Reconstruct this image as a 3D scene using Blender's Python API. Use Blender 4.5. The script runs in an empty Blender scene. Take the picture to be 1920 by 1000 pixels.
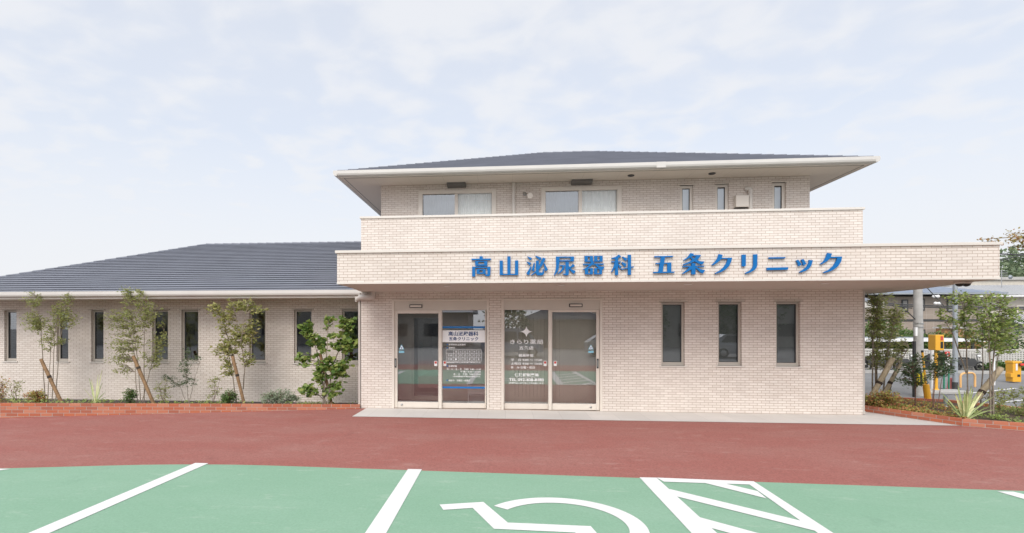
import bpy, bmesh, math, random
from mathutils import Vector
R = math.radians
rng = random.Random(7)
sc = bpy.context.scene

# ------------------------------------------------------------------ camera
F, CX, CY, H = 1000.0, 858.0, 612.0, 1.95          # focal length in px of a 1920 wide frame, eye height 1.95 m
S, C_ = 0.0895, 0.99599                             # camera turned 5.1 degrees to the left of the facade normal
cam = bpy.data.cameras.new('camera'); camo = bpy.data.objects.new('camera', cam)
sc.collection.objects.link(camo); sc.camera = camo
cam.sensor_fit = 'HORIZONTAL'; cam.sensor_width = 36; cam.lens = 36 * F / 1920
cam.shift_x = (960 - CX) / 1920; cam.shift_y = (CY - 500) / 1920
cam.clip_end = 1500; cam.clip_start = .05
camo.location = (0, 0, H); camo.rotation_euler = (R(90), 0, math.asin(S))

# ------------------------------------------------------------------ world and sun
SUN_EL, SUN_AZ = 44, 190                             # azimuth measured clockwise from +Y
w = bpy.data.worlds.new('World'); sc.world = w; w.use_nodes = True
wt = w.node_tree; wn = wt.nodes; wl = wt.links
bg = wn['Background']; bg.inputs['Strength'].default_value = .1
sky = wn.new('ShaderNodeTexSky'); sky.sky_type = 'NISHITA'; sky.sun_disc = False
sky.sun_elevation = R(SUN_EL); sky.sun_rotation = R(SUN_AZ)
sky.air_density = 1.0; sky.dust_density = 2.0; sky.ozone_density = 1.0
tc = wn.new('ShaderNodeTexCoord'); sep = wn.new('ShaderNodeSeparateXYZ'); wl.new(tc.outputs['Generated'], sep.inputs[0])
zc = wn.new('ShaderNodeMath'); zc.operation = 'MAXIMUM'; wl.new(sep.outputs[2], zc.inputs[0]); zc.inputs[1].default_value = 0.0
za = wn.new('ShaderNodeMath'); za.operation = 'ADD'; wl.new(zc.outputs[0], za.inputs[0]); za.inputs[1].default_value = .16
dx = wn.new('ShaderNodeMath'); dx.operation = 'DIVIDE'; wl.new(sep.outputs[0], dx.inputs[0]); wl.new(za.outputs[0], dx.inputs[1])
dy = wn.new('ShaderNodeMath'); dy.operation = 'DIVIDE'; wl.new(sep.outputs[1], dy.inputs[0]); wl.new(za.outputs[0], dy.inputs[1])
cmb = wn.new('ShaderNodeCombineXYZ'); wl.new(dx.outputs[0], cmb.inputs[0]); wl.new(dy.outputs[0], cmb.inputs[1])
n1 = wn.new('ShaderNodeTexNoise'); n1.inputs['Scale'].default_value = 1.1; n1.inputs['Detail'].default_value = 4; n1.inputs['Roughness'].default_value = .5
n2 = wn.new('ShaderNodeTexNoise'); n2.inputs['Scale'].default_value = 7.5; n2.inputs['Detail'].default_value = 5; n2.inputs['Roughness'].default_value = .46
n2.inputs['Distortion'].default_value = .25
mp = wn.new('ShaderNodeMapping'); mp.inputs['Scale'].default_value = (.85, .95, 1); mp.inputs['Rotation'].default_value = (0, 0, R(28))
mp.inputs['Location'].default_value = (2.3, .4, 0)
wl.new(cmb.outputs[0], mp.inputs[0]); wl.new(mp.outputs[0], n1.inputs[0]); wl.new(mp.outputs[0], n2.inputs[0])
mm = wn.new('ShaderNodeMath'); mm.operation = 'MULTIPLY_ADD'; wl.new(n1.outputs[0], mm.inputs[0]); mm.inputs[1].default_value = .52
ms = wn.new('ShaderNodeMath'); ms.operation = 'MULTIPLY'; wl.new(n2.outputs[0], ms.inputs[0]); ms.inputs[1].default_value = .64
wl.new(ms.outputs[0], mm.inputs[2])
cr = wn.new('ShaderNodeMapRange'); cr.interpolation_type = 'SMOOTHSTEP'
cr.inputs['From Min'].default_value = .47; cr.inputs['From Max'].default_value = .70
cr.inputs['To Min'].default_value = .30; cr.inputs['To Max'].default_value = .82
wl.new(mm.outputs[0], cr.inputs['Value'])
hz = wn.new('ShaderNodeMapRange'); hz.interpolation_type = 'SMOOTHSTEP'
hz.inputs['From Min'].default_value = .03; hz.inputs['From Max'].default_value = .50
hz.inputs['To Min'].default_value = .95; hz.inputs['To Max'].default_value = 0
wl.new(sep.outputs[2], hz.inputs['Value'])
mx2 = wn.new('ShaderNodeMath'); mx2.operation = 'MAXIMUM'; wl.new(cr.outputs[0], mx2.inputs[0]); wl.new(hz.outputs[0], mx2.inputs[1])
mixc = wn.new('ShaderNodeMix'); mixc.data_type = 'RGBA'
wl.new(mx2.outputs[0], mixc.inputs[0]); 
skm = wn.new('ShaderNodeMix'); skm.data_type = 'RGBA'; skm.blend_type = 'ADD'; skm.inputs[0].default_value = .55
wl.new(sky.outputs[0], skm.inputs[7]); skm.inputs[6].default_value = (4.35, 4.55, 4.95, 1)
wl.new(skm.outputs[2], mixc.inputs[6]); mixc.inputs[7].default_value = (6.75, 6.85, 7.1, 1)
# thin cloud glows brighter round the veiled sun, which stands behind the viewer
vs_ = wn.new('ShaderNodeVectorMath'); vs_.operation = 'DOT_PRODUCT'; wl.new(tc.outputs['Generated'], vs_.inputs[0])
vs_.inputs[1].default_value = (math.sin(R(SUN_AZ)) * math.cos(R(SUN_EL)), math.cos(R(SUN_AZ)) * math.cos(R(SUN_EL)), math.sin(R(SUN_EL)))
gm_ = wn.new('ShaderNodeMapRange'); gm_.interpolation_type = 'SMOOTHSTEP'; gm_.inputs['From Min'].default_value = .25; gm_.inputs['From Max'].default_value = 1
gm_.inputs['To Min'].default_value = 1; gm_.inputs['To Max'].default_value = 1.75; wl.new(vs_.outputs['Value'], gm_.inputs['Value'])
gl2 = wn.new('ShaderNodeMix'); gl2.data_type = 'RGBA'; gl2.blend_type = 'MULTIPLY'; gl2.inputs[0].default_value = 1; gl2.clamp_result = False
wl.new(mixc.outputs[2], gl2.inputs[6]); wl.new(gm_.outputs[0], gl2.inputs[7])
wl.new(gl2.outputs[2], bg.inputs['Color'])

sun = bpy.data.lights.new('sun', 'SUN'); suno = bpy.data.objects.new('sun', sun); sc.collection.objects.link(suno)
sun.energy = 1.6; sun.angle = R(34); sun.color = (1, .95, .88)
a, e = R(SUN_AZ), R(SUN_EL)
sd = Vector((math.sin(a) * math.cos(e), math.cos(a) * math.cos(e), math.sin(e)))
suno.rotation_euler = sd.to_track_quat('Z', 'Y').to_euler(); suno.location = (0, -10, 30)
sc.view_settings.view_transform = 'Standard'; sc.view_settings.look = 'None'
sc.view_settings.exposure = 0.38; sc.view_settings.gamma = 1
sc.cycles.max_bounces = 8; sc.cycles.transparent_max_bounces = 12

# ------------------------------------------------------------------ surveying: a sight line meets an upright plane y = Y or the ground
def XA(px, Y):
    t = (px - CX) / F
    return Y * (t * C_ - S) / (C_ + t * S)
def ZA(px, py, Y):
    t = (px - CX) / F
    return H + (CY - py) / F * Y / (C_ + t * S)
def P(px, py, Y): return Vector((XA(px, Y), Y, ZA(px, py, Y)))
def G(px, py, z=0.0):
    t = (px - CX) / F
    Y = (H - z) * F / (py - CY) * (C_ + t * S)
    return Vector((XA(px, Y), Y, z))

# ------------------------------------------------------------------ materials
def newmat(name):
    m = bpy.data.materials.new(name); m.use_nodes = True
    return m, m.node_tree.nodes, m.node_tree.links, m.node_tree.nodes['Principled BSDF']
def plain(name, col, rough=.6, metal=0, var=.06, scale=3.0, bump=0, spec=.5):
    m, n, l, b = newmat(name)
    t = n.new('ShaderNodeTexCoord'); nz = n.new('ShaderNodeTexNoise'); nz.inputs['Scale'].default_value = scale
    nz.inputs['Detail'].default_value = 6; l.new(t.outputs['Object'], nz.inputs[0])
    r = n.new('ShaderNodeMapRange'); r.inputs['From Min'].default_value = .3; r.inputs['From Max'].default_value = .7
    r.inputs['To Min'].default_value = 1 - var; r.inputs['To Max'].default_value = 1 + var; l.new(nz.outputs[0], r.inputs['Value'])
    mx = n.new('ShaderNodeMix'); mx.data_type = 'RGBA'; mx.blend_type = 'MULTIPLY'; mx.inputs[0].default_value = 1
    mx.inputs[6].default_value = (*col, 1); l.new(r.outputs[0], mx.inputs[7]); l.new(mx.outputs[2], b.inputs['Base Color'])
    b.inputs['Roughness'].default_value = rough; b.inputs['Metallic'].default_value = metal
    b.inputs['Specular IOR Level'].default_value = spec
    if bump:
        bp = n.new('ShaderNodeBump'); bp.inputs['Strength'].default_value = bump; bp.inputs['Distance'].default_value = .01
        nf = n.new('ShaderNodeTexNoise'); nf.inputs['Scale'].default_value = scale * 25; l.new(t.outputs['Object'], nf.inputs[0])
        l.new(nf.outputs[0], bp.inputs['Height']); l.new(bp.outputs[0], b.inputs['Normal'])
    return m
def ground_mat(name, col, stain, rough=.85, speck=.12, amt=.5, wear=None, thr=.55):
    m, n, l, b = newmat(name)
    t = n.new('ShaderNodeTexCoord')
    def noise(s, d=6, ro=.6, sc=(1, 1, 1)):
        q = n.new('ShaderNodeTexNoise'); q.inputs['Scale'].default_value = s; q.inputs['Detail'].default_value = d
        q.inputs['Roughness'].default_value = ro
        mpp = n.new('ShaderNodeMapping'); mpp.inputs['Scale'].default_value = sc
        l.new(t.outputs['Object'], mpp.inputs[0]); l.new(mpp.outputs[0], q.inputs[0]); return q
    big = noise(.45, 7, .65, (1, 2.2, 1)); fine = noise(38, 4, .75); mid = noise(1.7, 9, .72, (1, 2.4, 1))
    r = n.new('ShaderNodeMapRange'); r.inputs['From Min'].default_value = .42; r.inputs['From Max'].default_value = .68
    r.inputs['To Max'].default_value = amt; l.new(big.outputs[0], r.inputs['Value'])
    mx = n.new('ShaderNodeMix'); mx.data_type = 'RGBA'; l.new(r.outputs[0], mx.inputs[0])
    mx.inputs[6].default_value = (*col, 1); mx.inputs[7].default_value = (*stain, 1)
    r2 = n.new('ShaderNodeMapRange'); r2.inputs['From Min'].default_value = .3; r2.inputs['From Max'].default_value = .7
    r2.inputs['To Min'].default_value = 1 - speck; r2.inputs['To Max'].default_value = 1 + speck; l.new(fine.outputs[0], r2.inputs['Value'])
    m2 = n.new('ShaderNodeMix'); m2.data_type = 'RGBA'; m2.blend_type = 'MULTIPLY'; m2.inputs[0].default_value = 1
    l.new(mx.outputs[2], m2.inputs[6]); l.new(r2.outputs[0], m2.inputs[7])
    out = m2
    if wear:
        r3 = n.new('ShaderNodeMapRange'); r3.inputs['From Min'].default_value = thr; r3.inputs['From Max'].default_value = thr + .15
        r3.inputs['To Max'].default_value = .6; l.new(mid.outputs[0], r3.inputs['Value'])
        m3 = n.new('ShaderNodeMix'); m3.data_type = 'RGBA'; l.new(r3.outputs[0], m3.inputs[0])
        l.new(m2.outputs[2], m3.inputs[6]); m3.inputs[7].default_value = (*wear, 1)
        sm = noise(.9, 8, .68, (1.7, 1, 1)); r4_ = n.new('ShaderNodeMapRange'); r4_.inputs['From Min'].default_value = .60; r4_.inputs['From Max'].default_value = .74
        r4_.inputs['To Max'].default_value = .55; l.new(sm.outputs['Fac'], r4_.inputs['Value'])
        m4 = n.new('ShaderNodeMix'); m4.data_type = 'RGBA'; l.new(r4_.outputs[0], m4.inputs[0]); l.new(m3.outputs[2], m4.inputs[6])
        m4.inputs[7].default_value = (col[0] * .72, col[1] * .74, col[2] * .76, 1); out = m4
    l.new(out.outputs[2], b.inputs['Base Color']); b.inputs['Roughness'].default_value = rough
    b.inputs['Specular IOR Level'].default_value = .25
    bp = n.new('ShaderNodeBump'); bp.inputs['Strength'].default_value = .5; bp.inputs['Distance'].default_value = .008
    l.new(fine.outputs[0], bp.inputs['Height']); l.new(bp.outputs[0], b.inputs['Normal'])
    return m
def brick_mat(name, c1, c2, mortar, bw, rh, ms, offset=.5, bump=.6, rough=.7, horizontal=False, bias=0, zoff=0, streak=0.0, joint=.1):
    """courses run along x+y and up z (or x, y when horizontal)"""
    m, n, l, b = newmat(name)
    t = n.new('ShaderNodeTexCoord'); s = n.new('ShaderNodeSeparateXYZ'); l.new(t.outputs['Object'], s.inputs[0])
    cb = n.new('ShaderNodeCombineXYZ')
    if horizontal:
        l.new(s.outputs[0], cb.inputs[0]); l.new(s.outputs[1], cb.inputs[1])
    else:
        ad = n.new('ShaderNodeMath'); ad.operation = 'ADD'; l.new(s.outputs[0], ad.inputs[0]); l.new(s.outputs[1], ad.inputs[1])
        az = n.new('ShaderNodeMath'); az.operation = 'ADD'; l.new(s.outputs[2], az.inputs[0]); az.inputs[1].default_value = 20 * rh + zoff
        ax = n.new('ShaderNodeMath'); ax.operation = 'ADD'; l.new(ad.outputs[0], ax.inputs[0]); ax.inputs[1].default_value = 400 * bw
        l.new(ax.outputs[0], cb.inputs[0]); l.new(az.outputs[0], cb.inputs[1])
    br = n.new('ShaderNodeTexBrick'); l.new(cb.outputs[0], br.inputs['Vector'])
    br.inputs['Scale'].default_value = 1; br.inputs['Brick Width'].default_value = bw; br.inputs['Row Height'].default_value = rh
    br.inputs['Mortar Size'].default_value = ms; br.inputs['Mortar Smooth'].default_value = joint; br.offset = offset; br.inputs['Bias'].default_value = bias
    br.inputs['Color1'].default_value = (*c1, 1); br.inputs['Color2'].default_value = (*c2, 1); br.inputs['Mortar'].default_value = (*mortar, 1)
    nz = n.new('ShaderNodeTexNoise'); nz.inputs['Scale'].default_value = 1.2; nz.inputs['Detail'].default_value = 8; l.new(t.outputs['Object'], nz.inputs[0])
    r = n.new('ShaderNodeMapRange'); r.inputs['From Min'].default_value = .3; r.inputs['From Max'].default_value = .7
    r.inputs['To Min'].default_value = .95; r.inputs['To Max'].default_value = 1.05; l.new(nz.outputs[0], r.inputs['Value'])
    mx = n.new('ShaderNodeMix'); mx.data_type = 'RGBA'; mx.blend_type = 'MULTIPLY'; mx.inputs[0].default_value = 1
    l.new(br.outputs['Color'], mx.inputs[6]); l.new(r.outputs[0], mx.inputs[7]); l.new(mx.outputs[2], b.inputs['Base Color'])
    b.inputs['Roughness'].default_value = rough; b.inputs['Specular IOR Level'].default_value = .3
    inv = n.new('ShaderNodeMath'); inv.operation = 'SUBTRACT'; inv.inputs[0].default_value = 1; l.new(br.outputs['Fac'], inv.inputs[1])
    nf = n.new('ShaderNodeTexNoise'); nf.inputs['Scale'].default_value = 60; l.new(t.outputs['Object'], nf.inputs[0])
    ma = n.new('ShaderNodeMath'); ma.operation = 'MULTIPLY_ADD'; l.new(nf.outputs[0], ma.inputs[0]); ma.inputs[1].default_value = .3; l.new(inv.outputs[0], ma.inputs[2])
    bp = n.new('ShaderNodeBump'); bp.inputs['Strength'].default_value = bump; bp.inputs['Distance'].default_value = .006
    l.new(ma.outputs[0], bp.inputs['Height']); l.new(bp.outputs[0], b.inputs['Normal'])
    return m
def glass_mat(name, tint=(.75, .76, .74), ior=1.6, rough=0.0, boost=2.7):
    m, n, l, b = newmat(name); n.remove(b)
    o = n['Material Output']; tr = n.new('ShaderNodeBsdfTransparent'); tr.inputs[0].default_value = (*tint, 1)
    gl = n.new('ShaderNodeBsdfGlossy'); gl.inputs['Roughness'].default_value = rough; gl.inputs[0].default_value = (.95, .97, 1, 1)
    fr = n.new('ShaderNodeFresnel'); fr.inputs['IOR'].default_value = ior
    mu = n.new('ShaderNodeMath'); mu.operation = 'MULTIPLY'; mu.use_clamp = True; l.new(fr.outputs[0], mu.inputs[0]); mu.inputs[1].default_value = boost
    mx = n.new('ShaderNodeMixShader'); l.new(mu.outputs[0], mx.inputs[0]); l.new(tr.outputs[0], mx.inputs[1]); l.new(gl.outputs[0], mx.inputs[2])
    l.new(mx.outputs[0], o.inputs[0])
    return m
def leaf_mat(name, cols, rough=.5, trans=.35):
    m, n, l, b = newmat(name)
    g = n.new('ShaderNodeNewGeometry'); r = n.new('ShaderNodeValToRGB')
    el = r.color_ramp.elements
    el[0].position = 0; el[0].color = (*cols[0], 1); el[1].position = 1; el[1].color = (*cols[-1], 1)
    for i, c in enumerate(cols[1:-1]):
        q = el.new((i + 1) / (len(cols) - 1)); q.color = (*c, 1)
    l.new(g.outputs['Random Per Island'], r.inputs[0]); l.new(r.outputs[0], b.inputs['Base Color'])
    b.inputs['Roughness'].default_value = rough; b.inputs['Specular IOR Level'].default_value = .35
    o = n['Material Output']; tl = n.new('ShaderNodeBsdfTranslucent'); l.new(r.outputs[0], tl.inputs[0])
    mx = n.new('ShaderNodeMixShader'); mx.inputs[0].default_value = trans
    l.new(b.outputs[0], mx.inputs[1]); l.new(tl.outputs[0], mx.inputs[2]); l.new(mx.outputs[0], o.inputs[0])
    return m
def stripe_mat(name, c1, c2, pitch, duty, axis=0, rough=.5):
    """stripes across one local axis"""
    m, n, l, b = newmat(name)
    t = n.new('ShaderNodeTexCoord'); s = n.new('ShaderNodeSeparateXYZ'); l.new(t.outputs['Object'], s.inputs[0])
    q = n.new('ShaderNodeMath'); q.operation = 'DIVIDE'; l.new(s.outputs[axis], q.inputs[0]); q.inputs[1].default_value = pitch
    f = n.new('ShaderNodeMath'); f.operation = 'FRACT'; l.new(q.outputs[0], f.inputs[0])
    g = n.new('ShaderNodeMath'); g.operation = 'GREATER_THAN'; l.new(f.outputs[0], g.inputs[0]); g.inputs[1].default_value = duty
    mx = n.new('ShaderNodeMix'); mx.data_type = 'RGBA'; l.new(g.outputs[0], mx.inputs[0])
    mx.inputs[6].default_value = (*c1, 1); mx.inputs[7].default_value = (*c2, 1); l.new(mx.outputs[2], b.inputs['Base Color'])
    b.inputs['Roughness'].default_value = rough
    return m

BW, RH = .1763, .0567
M = {}
M['tile'] = brick_mat('wall tile', (.735, .67, .61), (.66, .59, .53), (.42, .325, .26), BW, RH, .0042, zoff=0, bias=-.1)
M['red_brick'] = brick_mat('planter brick', (.52, .15, .075), (.40, .13, .075), (.42, .38, .34), .22, .07, .006, bump=1)
M['slate_unused'] = None if True else brick_mat('slate tile', (.125, .14, .175), (.165, .18, .22), (.07, .08, .10), .6, 40, .004, horizontal=True, rough=.38, bump=.3)
M['slate'] = plain('slate roofing', (.195, .205, .24), .42, 0, .07, 1.5, .25)
M['frame'] = plain('beige aluminium', (.70, .635, .56), .4, 0, .03)
M['panel'] = plain('beige panel', (.60, .55, .485), .5, 0, .03)
M['bronze'] = plain('grey bronze frame', (.50, .45, .39), .45, 0, .03)
M['trim'] = plain('cream trim', (.66, .615, .56), .5, 0, .03)
M['gutter'] = plain('white gutter', (.60, .575, .54), .4, 0, .03)
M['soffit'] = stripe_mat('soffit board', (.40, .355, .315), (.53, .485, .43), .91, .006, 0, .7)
M['pipe'] = plain('grey beige pipe', (.52, .475, .43), .4, 0, .03)
M['dark'] = plain('dark grey', (.055, .055, .055), .5)
M['black'] = plain('black rubber', (.02, .02, .02), .5)
M['base'] = plain('foundation', (.10, .085, .08), .8)
M['glass'] = glass_mat('window glass', (.80, .82, .81), 1.65, 0, 3.4)
M['clearglass'] = glass_mat('clear glass', (.96, .97, .96), 1.5, 0, .9)
M['doorglass'] = glass_mat('door glass', (.90, .885, .85), 1.62, 0, 4.3)
M['room'] = plain('room wall', (.80, .74, .66), .8)
M['roomfloor'] = plain('room floor', (.36, .31, .27), .5)
M['curtain'] = plain('white curtain', (.88, .88, .86), .9, 0, .04, 8)
M['screen'] = plain('grey blind', (.33, .325, .31), .9, 0, .04, 8)
M['blindfabric'] = plain('beige blind slats', (.80, .75, .66), .9, 0, .05)
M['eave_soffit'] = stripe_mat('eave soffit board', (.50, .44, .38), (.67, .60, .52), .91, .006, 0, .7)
M['hood'] = plain('dark hood', (.14, .13, .12), .5)
M['white'] = plain('white paint', (.80, .80, .79), .5, 0, .03)
M['roadwhite'] = ground_mat('road paint white', (.72, .71, .69), (.66, .65, .63), .7, .05, .3, (.55, .56, .53), .66)
M['letterwhite'] = plain('white film', (.92, .92, .91), .6, 0, .01)
M['navy'] = plain('navy film', (.02, .06, .20), .5)
M['bluefilm'] = plain('blue film', (.01, .16, .46), .4)
M['signblue'] = plain('blue sign acrylic', (.003, .135, .40), .45, 0, .02, spec=.25)
M['skyfilm'] = plain('pale blue film', (.25, .55, .68), .5)
M['redfilm'] = plain('red film', (.55, .07, .05), .5)
M['chrome'] = plain('satin steel', (.45, .45, .44), .3, .9)
M['asphalt'] = ground_mat('grey asphalt', (.20, .20, .20), (.26, .26, .255), .9, .15, .6)
M['red'] = ground_mat('red asphalt', (.30, .112, .093), (.315, .145, .122), .85, .24, .9, (.40, .235, .20), .56)
M['green'] = ground_mat('green coating', (.215, .365, .252), (.245, .39, .28), .75, .09, .9, (.40, .49, .39), .575)
M['apron'] = brick_mat('grey paving', (.60, .565, .53), (.565, .535, .505), (.48, .45, .42), .6, .6, .004, offset=0, bump=.2, horizontal=True)
M['soil'] = ground_mat('soil', (.09, .065, .045), (.13, .10, .07), .95, .4, .8)
M['bark'] = plain('grey bark', (.26, .215, .165), .9, 0, .3, 12, .6)
M['redbark'] = plain('red brown stem', (.17, .095, .07), .9, 0, .3, 12, .4)
M['stake'] = plain('weathered stake', (.43, .35, .235), .85, 0, .25, 9, .5)
M['stakebrown'] = plain('brown stake', (.27, .165, .085), .85, 0, .25, 9, .5)
M['rope'] = plain('dark rope', (.05, .035, .025), .9)
M['yellow'] = plain('yellow enamel', (.78, .40, .035), .4, 0, .05)
M['hazard'] = stripe_mat('hazard stripes', (.80, .62, .02), (.02, .02, .02), .11, .5, 0, .5)
M['concrete'] = plain('concrete', (.42, .41, .39), .9, 0, .12, 6, .3)
M['steelpole'] = plain('galvanised pole', (.36, .39, .42), .5, .3)
M['redpaint'] = plain('red paint', (.60, .04, .03), .45)
M['greenpaint'] = plain('green paint', (.03, .22, .13), .5)
M['orange'] = plain('orange tube', (.80, .46, .18), .4)
M['leaf_nandina'] = leaf_mat('nandina leaves', [(.24, .29, .085), (.34, .38, .12), (.46, .46, .18), (.25, .27, .11)], .5, .5)
M['leaf_maple'] = leaf_mat('maple leaves', [(.26, .31, .08), (.38, .39, .13), (.50, .45, .19), (.28, .32, .10)], .5, .5)
M['leaf_round'] = leaf_mat('round leaves', [(.10, .19, .045), (.18, .28, .065), (.29, .39, .10), (.46, .50, .16)], .4, .5)
M['leaf_dark'] = leaf_mat('dark leaves', [(.075, .125, .06), (.12, .175, .085), (.17, .22, .11)])
M['leaf_box'] = leaf_mat('box leaves', [(0.053, 0.120, 0.030), (0.105, 0.180, 0.045), (0.180, 0.255, 0.075)])
M['leaf_red'] = leaf_mat('red tinged leaves', [(0.300, 0.360, 0.090), (0.450, 0.420, 0.105), (0.570, 0.195, 0.105), (0.210, 0.255, 0.075)])
M['leaf_grey'] = leaf_mat('grey green leaves', [(0.225, 0.285, 0.180), (0.315, 0.375, 0.255), (0.390, 0.435, 0.300)])
M['leaf_bright'] = leaf_mat('bright leaves', [(.17, .26, .06), (.28, .37, .09), (.40, .45, .15), (.20, .27, .08)])
M['leaf_autumn'] = leaf_mat('autumn leaves', [(.30, .20, .05), (.40, .25, .07), (.28, .26, .07), (.40, .16, .06)])
M['leaf_hill_hazed'] = leaf_mat('haze-paled leaves', [(.11, .16, .09), (.17, .22, .12), (.24, .28, .17)], .8, .2)  # distance haze put into the leaf colours, paled throughout
M['leaf_strap'] = stripe_mat('strap leaf', (.58, .60, .28), (.20, .29, .10), .024, .45, 0, .5)

# ------------------------------------------------------------------ mesh builder
class MB:
    def __init__(self): self.v, self.f, self.sm = [], [], []
    def add(self, vs, fs, smooth=False):
        o = len(self.v); self.v += [tuple(v) for v in vs]
        for f in fs: self.f.append([i + o for i in f]); self.sm.append(smooth)
        return self
    def quad(self, *p): return self.add(p, [list(range(len(p)))])
    def box(self, x0, x1, y0, y1, z0, z1):
        if x0 > x1: x0, x1 = x1, x0
        if y0 > y1: y0, y1 = y1, y0
        if z0 > z1: z0, z1 = z1, z0
        return self.add([(x0, y0, z0), (x1, y0, z0), (x1, y1, z0), (x0, y1, z0), (x0, y0, z1), (x1, y0, z1), (x1, y1, z1), (x0, y1, z1)],
                        [[0, 3, 2, 1], [4, 5, 6, 7], [0, 1, 5, 4], [1, 2, 6, 5], [2, 3, 7, 6], [3, 0, 4, 7]])
    def prism(self, pts, d):
        """closed outline pts (3-D) extruded by vector d"""
        n = len(pts); d = Vector(d); a = [Vector(p) for p in pts]; b = [p + d for p in a]
        return self.add(a + b, [list(range(n)), list(range(2 * n - 1, n - 1, -1))] + [[i, i + n, (i + 1) % n + n, (i + 1) % n] for i in range(n)])
    def tube(self, pts, rad, n=8, cap=True):
        pts = [Vector(p) for p in pts]
        if not isinstance(rad, (list, tuple)): rad = [rad] * len(pts)
        vs, fs = [], []
        up = None
        for i, p in enumerate(pts):
            d = (pts[min(i + 1, len(pts) - 1)] - pts[max(i - 1, 0)])
            d = d.normalized() if d.length > 1e-9 else Vector((0, 0, 1))
            if up is None: up = Vector((1, 0, 0)) if abs(d.x) < .8 else Vector((0, 1, 0))
            u = (up - d * up.dot(d)).normalized(); q = d.cross(u); up = u
            for k in range(n):
                an = 2 * math.pi * k / n; vs.append(p + (u * math.cos(an) + q * math.sin(an)) * rad[i])
        for i in range(len(pts) - 1):
            for k in range(n):
                fs.append([i * n + k, i * n + (k + 1) % n, (i + 1) * n + (k + 1) % n, (i + 1) * n + k])
        self.add(vs, fs, True)
        if cap:
            self.add(vs[:n], [list(range(n - 1, -1, -1))]); self.add(vs[-n:], [list(range(n))])
        return self
    def lathe(self, c, prof, n=16, axis='z'):
        c = Vector(c); vs, fs = [], []
        for r, h in prof:
            for k in range(n):
                an = 2 * math.pi * k / n; x, y = r * math.cos(an), r * math.sin(an)
                vs.append(c + (Vector((x, y, h)) if axis == 'z' else Vector((x, h, y)) if axis == 'y' else Vector((h, x, y))))
        for i in range(len(prof) - 1):
            for k in range(n): fs.append([i * n + k, i * n + (k + 1) % n, (i + 1) * n + (k + 1) % n, (i + 1) * n + k])
        fs.append(list(range(n - 1, -1, -1))); fs.append([(len(prof) - 1) * n + k for k in range(n)])
        return self.add(vs, fs, n > 6)
    def build(self, name, mat, parent=None, bevel=0):
        me = bpy.data.meshes.new(name); me.from_pydata(self.v, [], self.f)
        me.polygons.foreach_set('use_smooth', self.sm); me.update()
        me.materials.append(mat)
        o = bpy.data.objects.new(name, me); sc.collection.objects.link(o)
        if parent is not None:
            off = world_loc(parent)
            me.transform(__import__('mathutils').Matrix.Translation(-off)); o.parent = parent
        if bevel:
            bm = bmesh.new(); bm.from_mesh(me)
            bmesh.ops.remove_doubles(bm, verts=bm.verts, dist=1e-5)
            bmesh.ops.recalc_face_normals(bm, faces=bm.faces)
            bmesh.ops.bevel(bm, geom=list(bm.edges), offset=bevel, segments=2, affect='EDGES', profile=.5)
            bm.to_mesh(me); bm.free()
        return o
def world_loc(o):
    v = Vector(o.location)
    while o.parent: o = o.parent; v += Vector(o.location)
    return v
def recalc(o):
    bm = bmesh.new(); bm.from_mesh(o.data); bmesh.ops.recalc_face_normals(bm, faces=bm.faces); bm.to_mesh(o.data); bm.free(); return o
def tag(o, label, cat, group=None):
    o['label'] = label; o['category'] = cat
    if group: o['group'] = group
    return o
def thing(name, label, cat, loc, group=None):
    o = bpy.data.objects.new(name, None); sc.collection.objects.link(o); o.location = loc
    o.empty_display_size = .3
    return tag(o, label, cat, group)
def struct(o, kind='structure'): o['kind'] = kind; return o

# ------------------------------------------------------------------ GROUND
def sheet(name, pts, z, mat):
    mb = MB(); mb.add([(p[0], p[1], z) for p in pts], [list(range(len(pts)))])
    return struct(recalc_up(mb.build(name, mat)))
def recalc_up_(o): pass
def recalc_up(o):
    me = o.data
    bm = bmesh.new(); bm.from_mesh(me); bm.faces.ensure_lookup_table()
    for f in bm.faces:
        if f.normal.z < 0: f.normal_flip()
    bm.to_mesh(me); bm.free(); return o
pl0 = G(0, 783); pr0 = Vector((-3.44, 12.42, 0)); ext = pl0 + (pl0 - pr0) * .5
mb = None
gm2 = MB()
for pg in ([(-400, -300), (400, -300), (400, 12.46), (pr0.x, 12.46), (ext.x, ext.y + .05), (-400, ext.y + .05)], [(pr0.x, 12.46), (400, 12.46), (400, 500), (pr0.x, 500)],
           [(-400, ext.y + .05), (ext.x, ext.y + .05), (ext.x, 500), (-400, 500)], [(ext.x, 14.2), (pr0.x, 14.2), (pr0.x, 500), (ext.x, 500)]):
    gm2.add([(p[0], p[1], -.014) for p in pg], [list(range(len(pg)))])
struct(recalc_up(gm2.build('ground', M['asphalt'])))
gk = G(375, 868); gl_ = G(0, 878); gr_ = G(1920, 920)
dl = (gl_ - gk).normalized(); dr = (gr_ - gk).normalized()
GL = gk + dl * 16; GR = gk + dr * 22
sheet('driveway', [(-30, -2), (18, -2), (18, 7.2), (13.6, 8.75), (9.65, 10.9), (8.9, 11.3), (8.2, 13.1), (8.2, 12.6), (-3.44, 12.48), (pl0.x, pl0.y + .05), (ext.x, ext.y + .05), (-30, 5.5)], -.009, M['red'])
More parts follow.
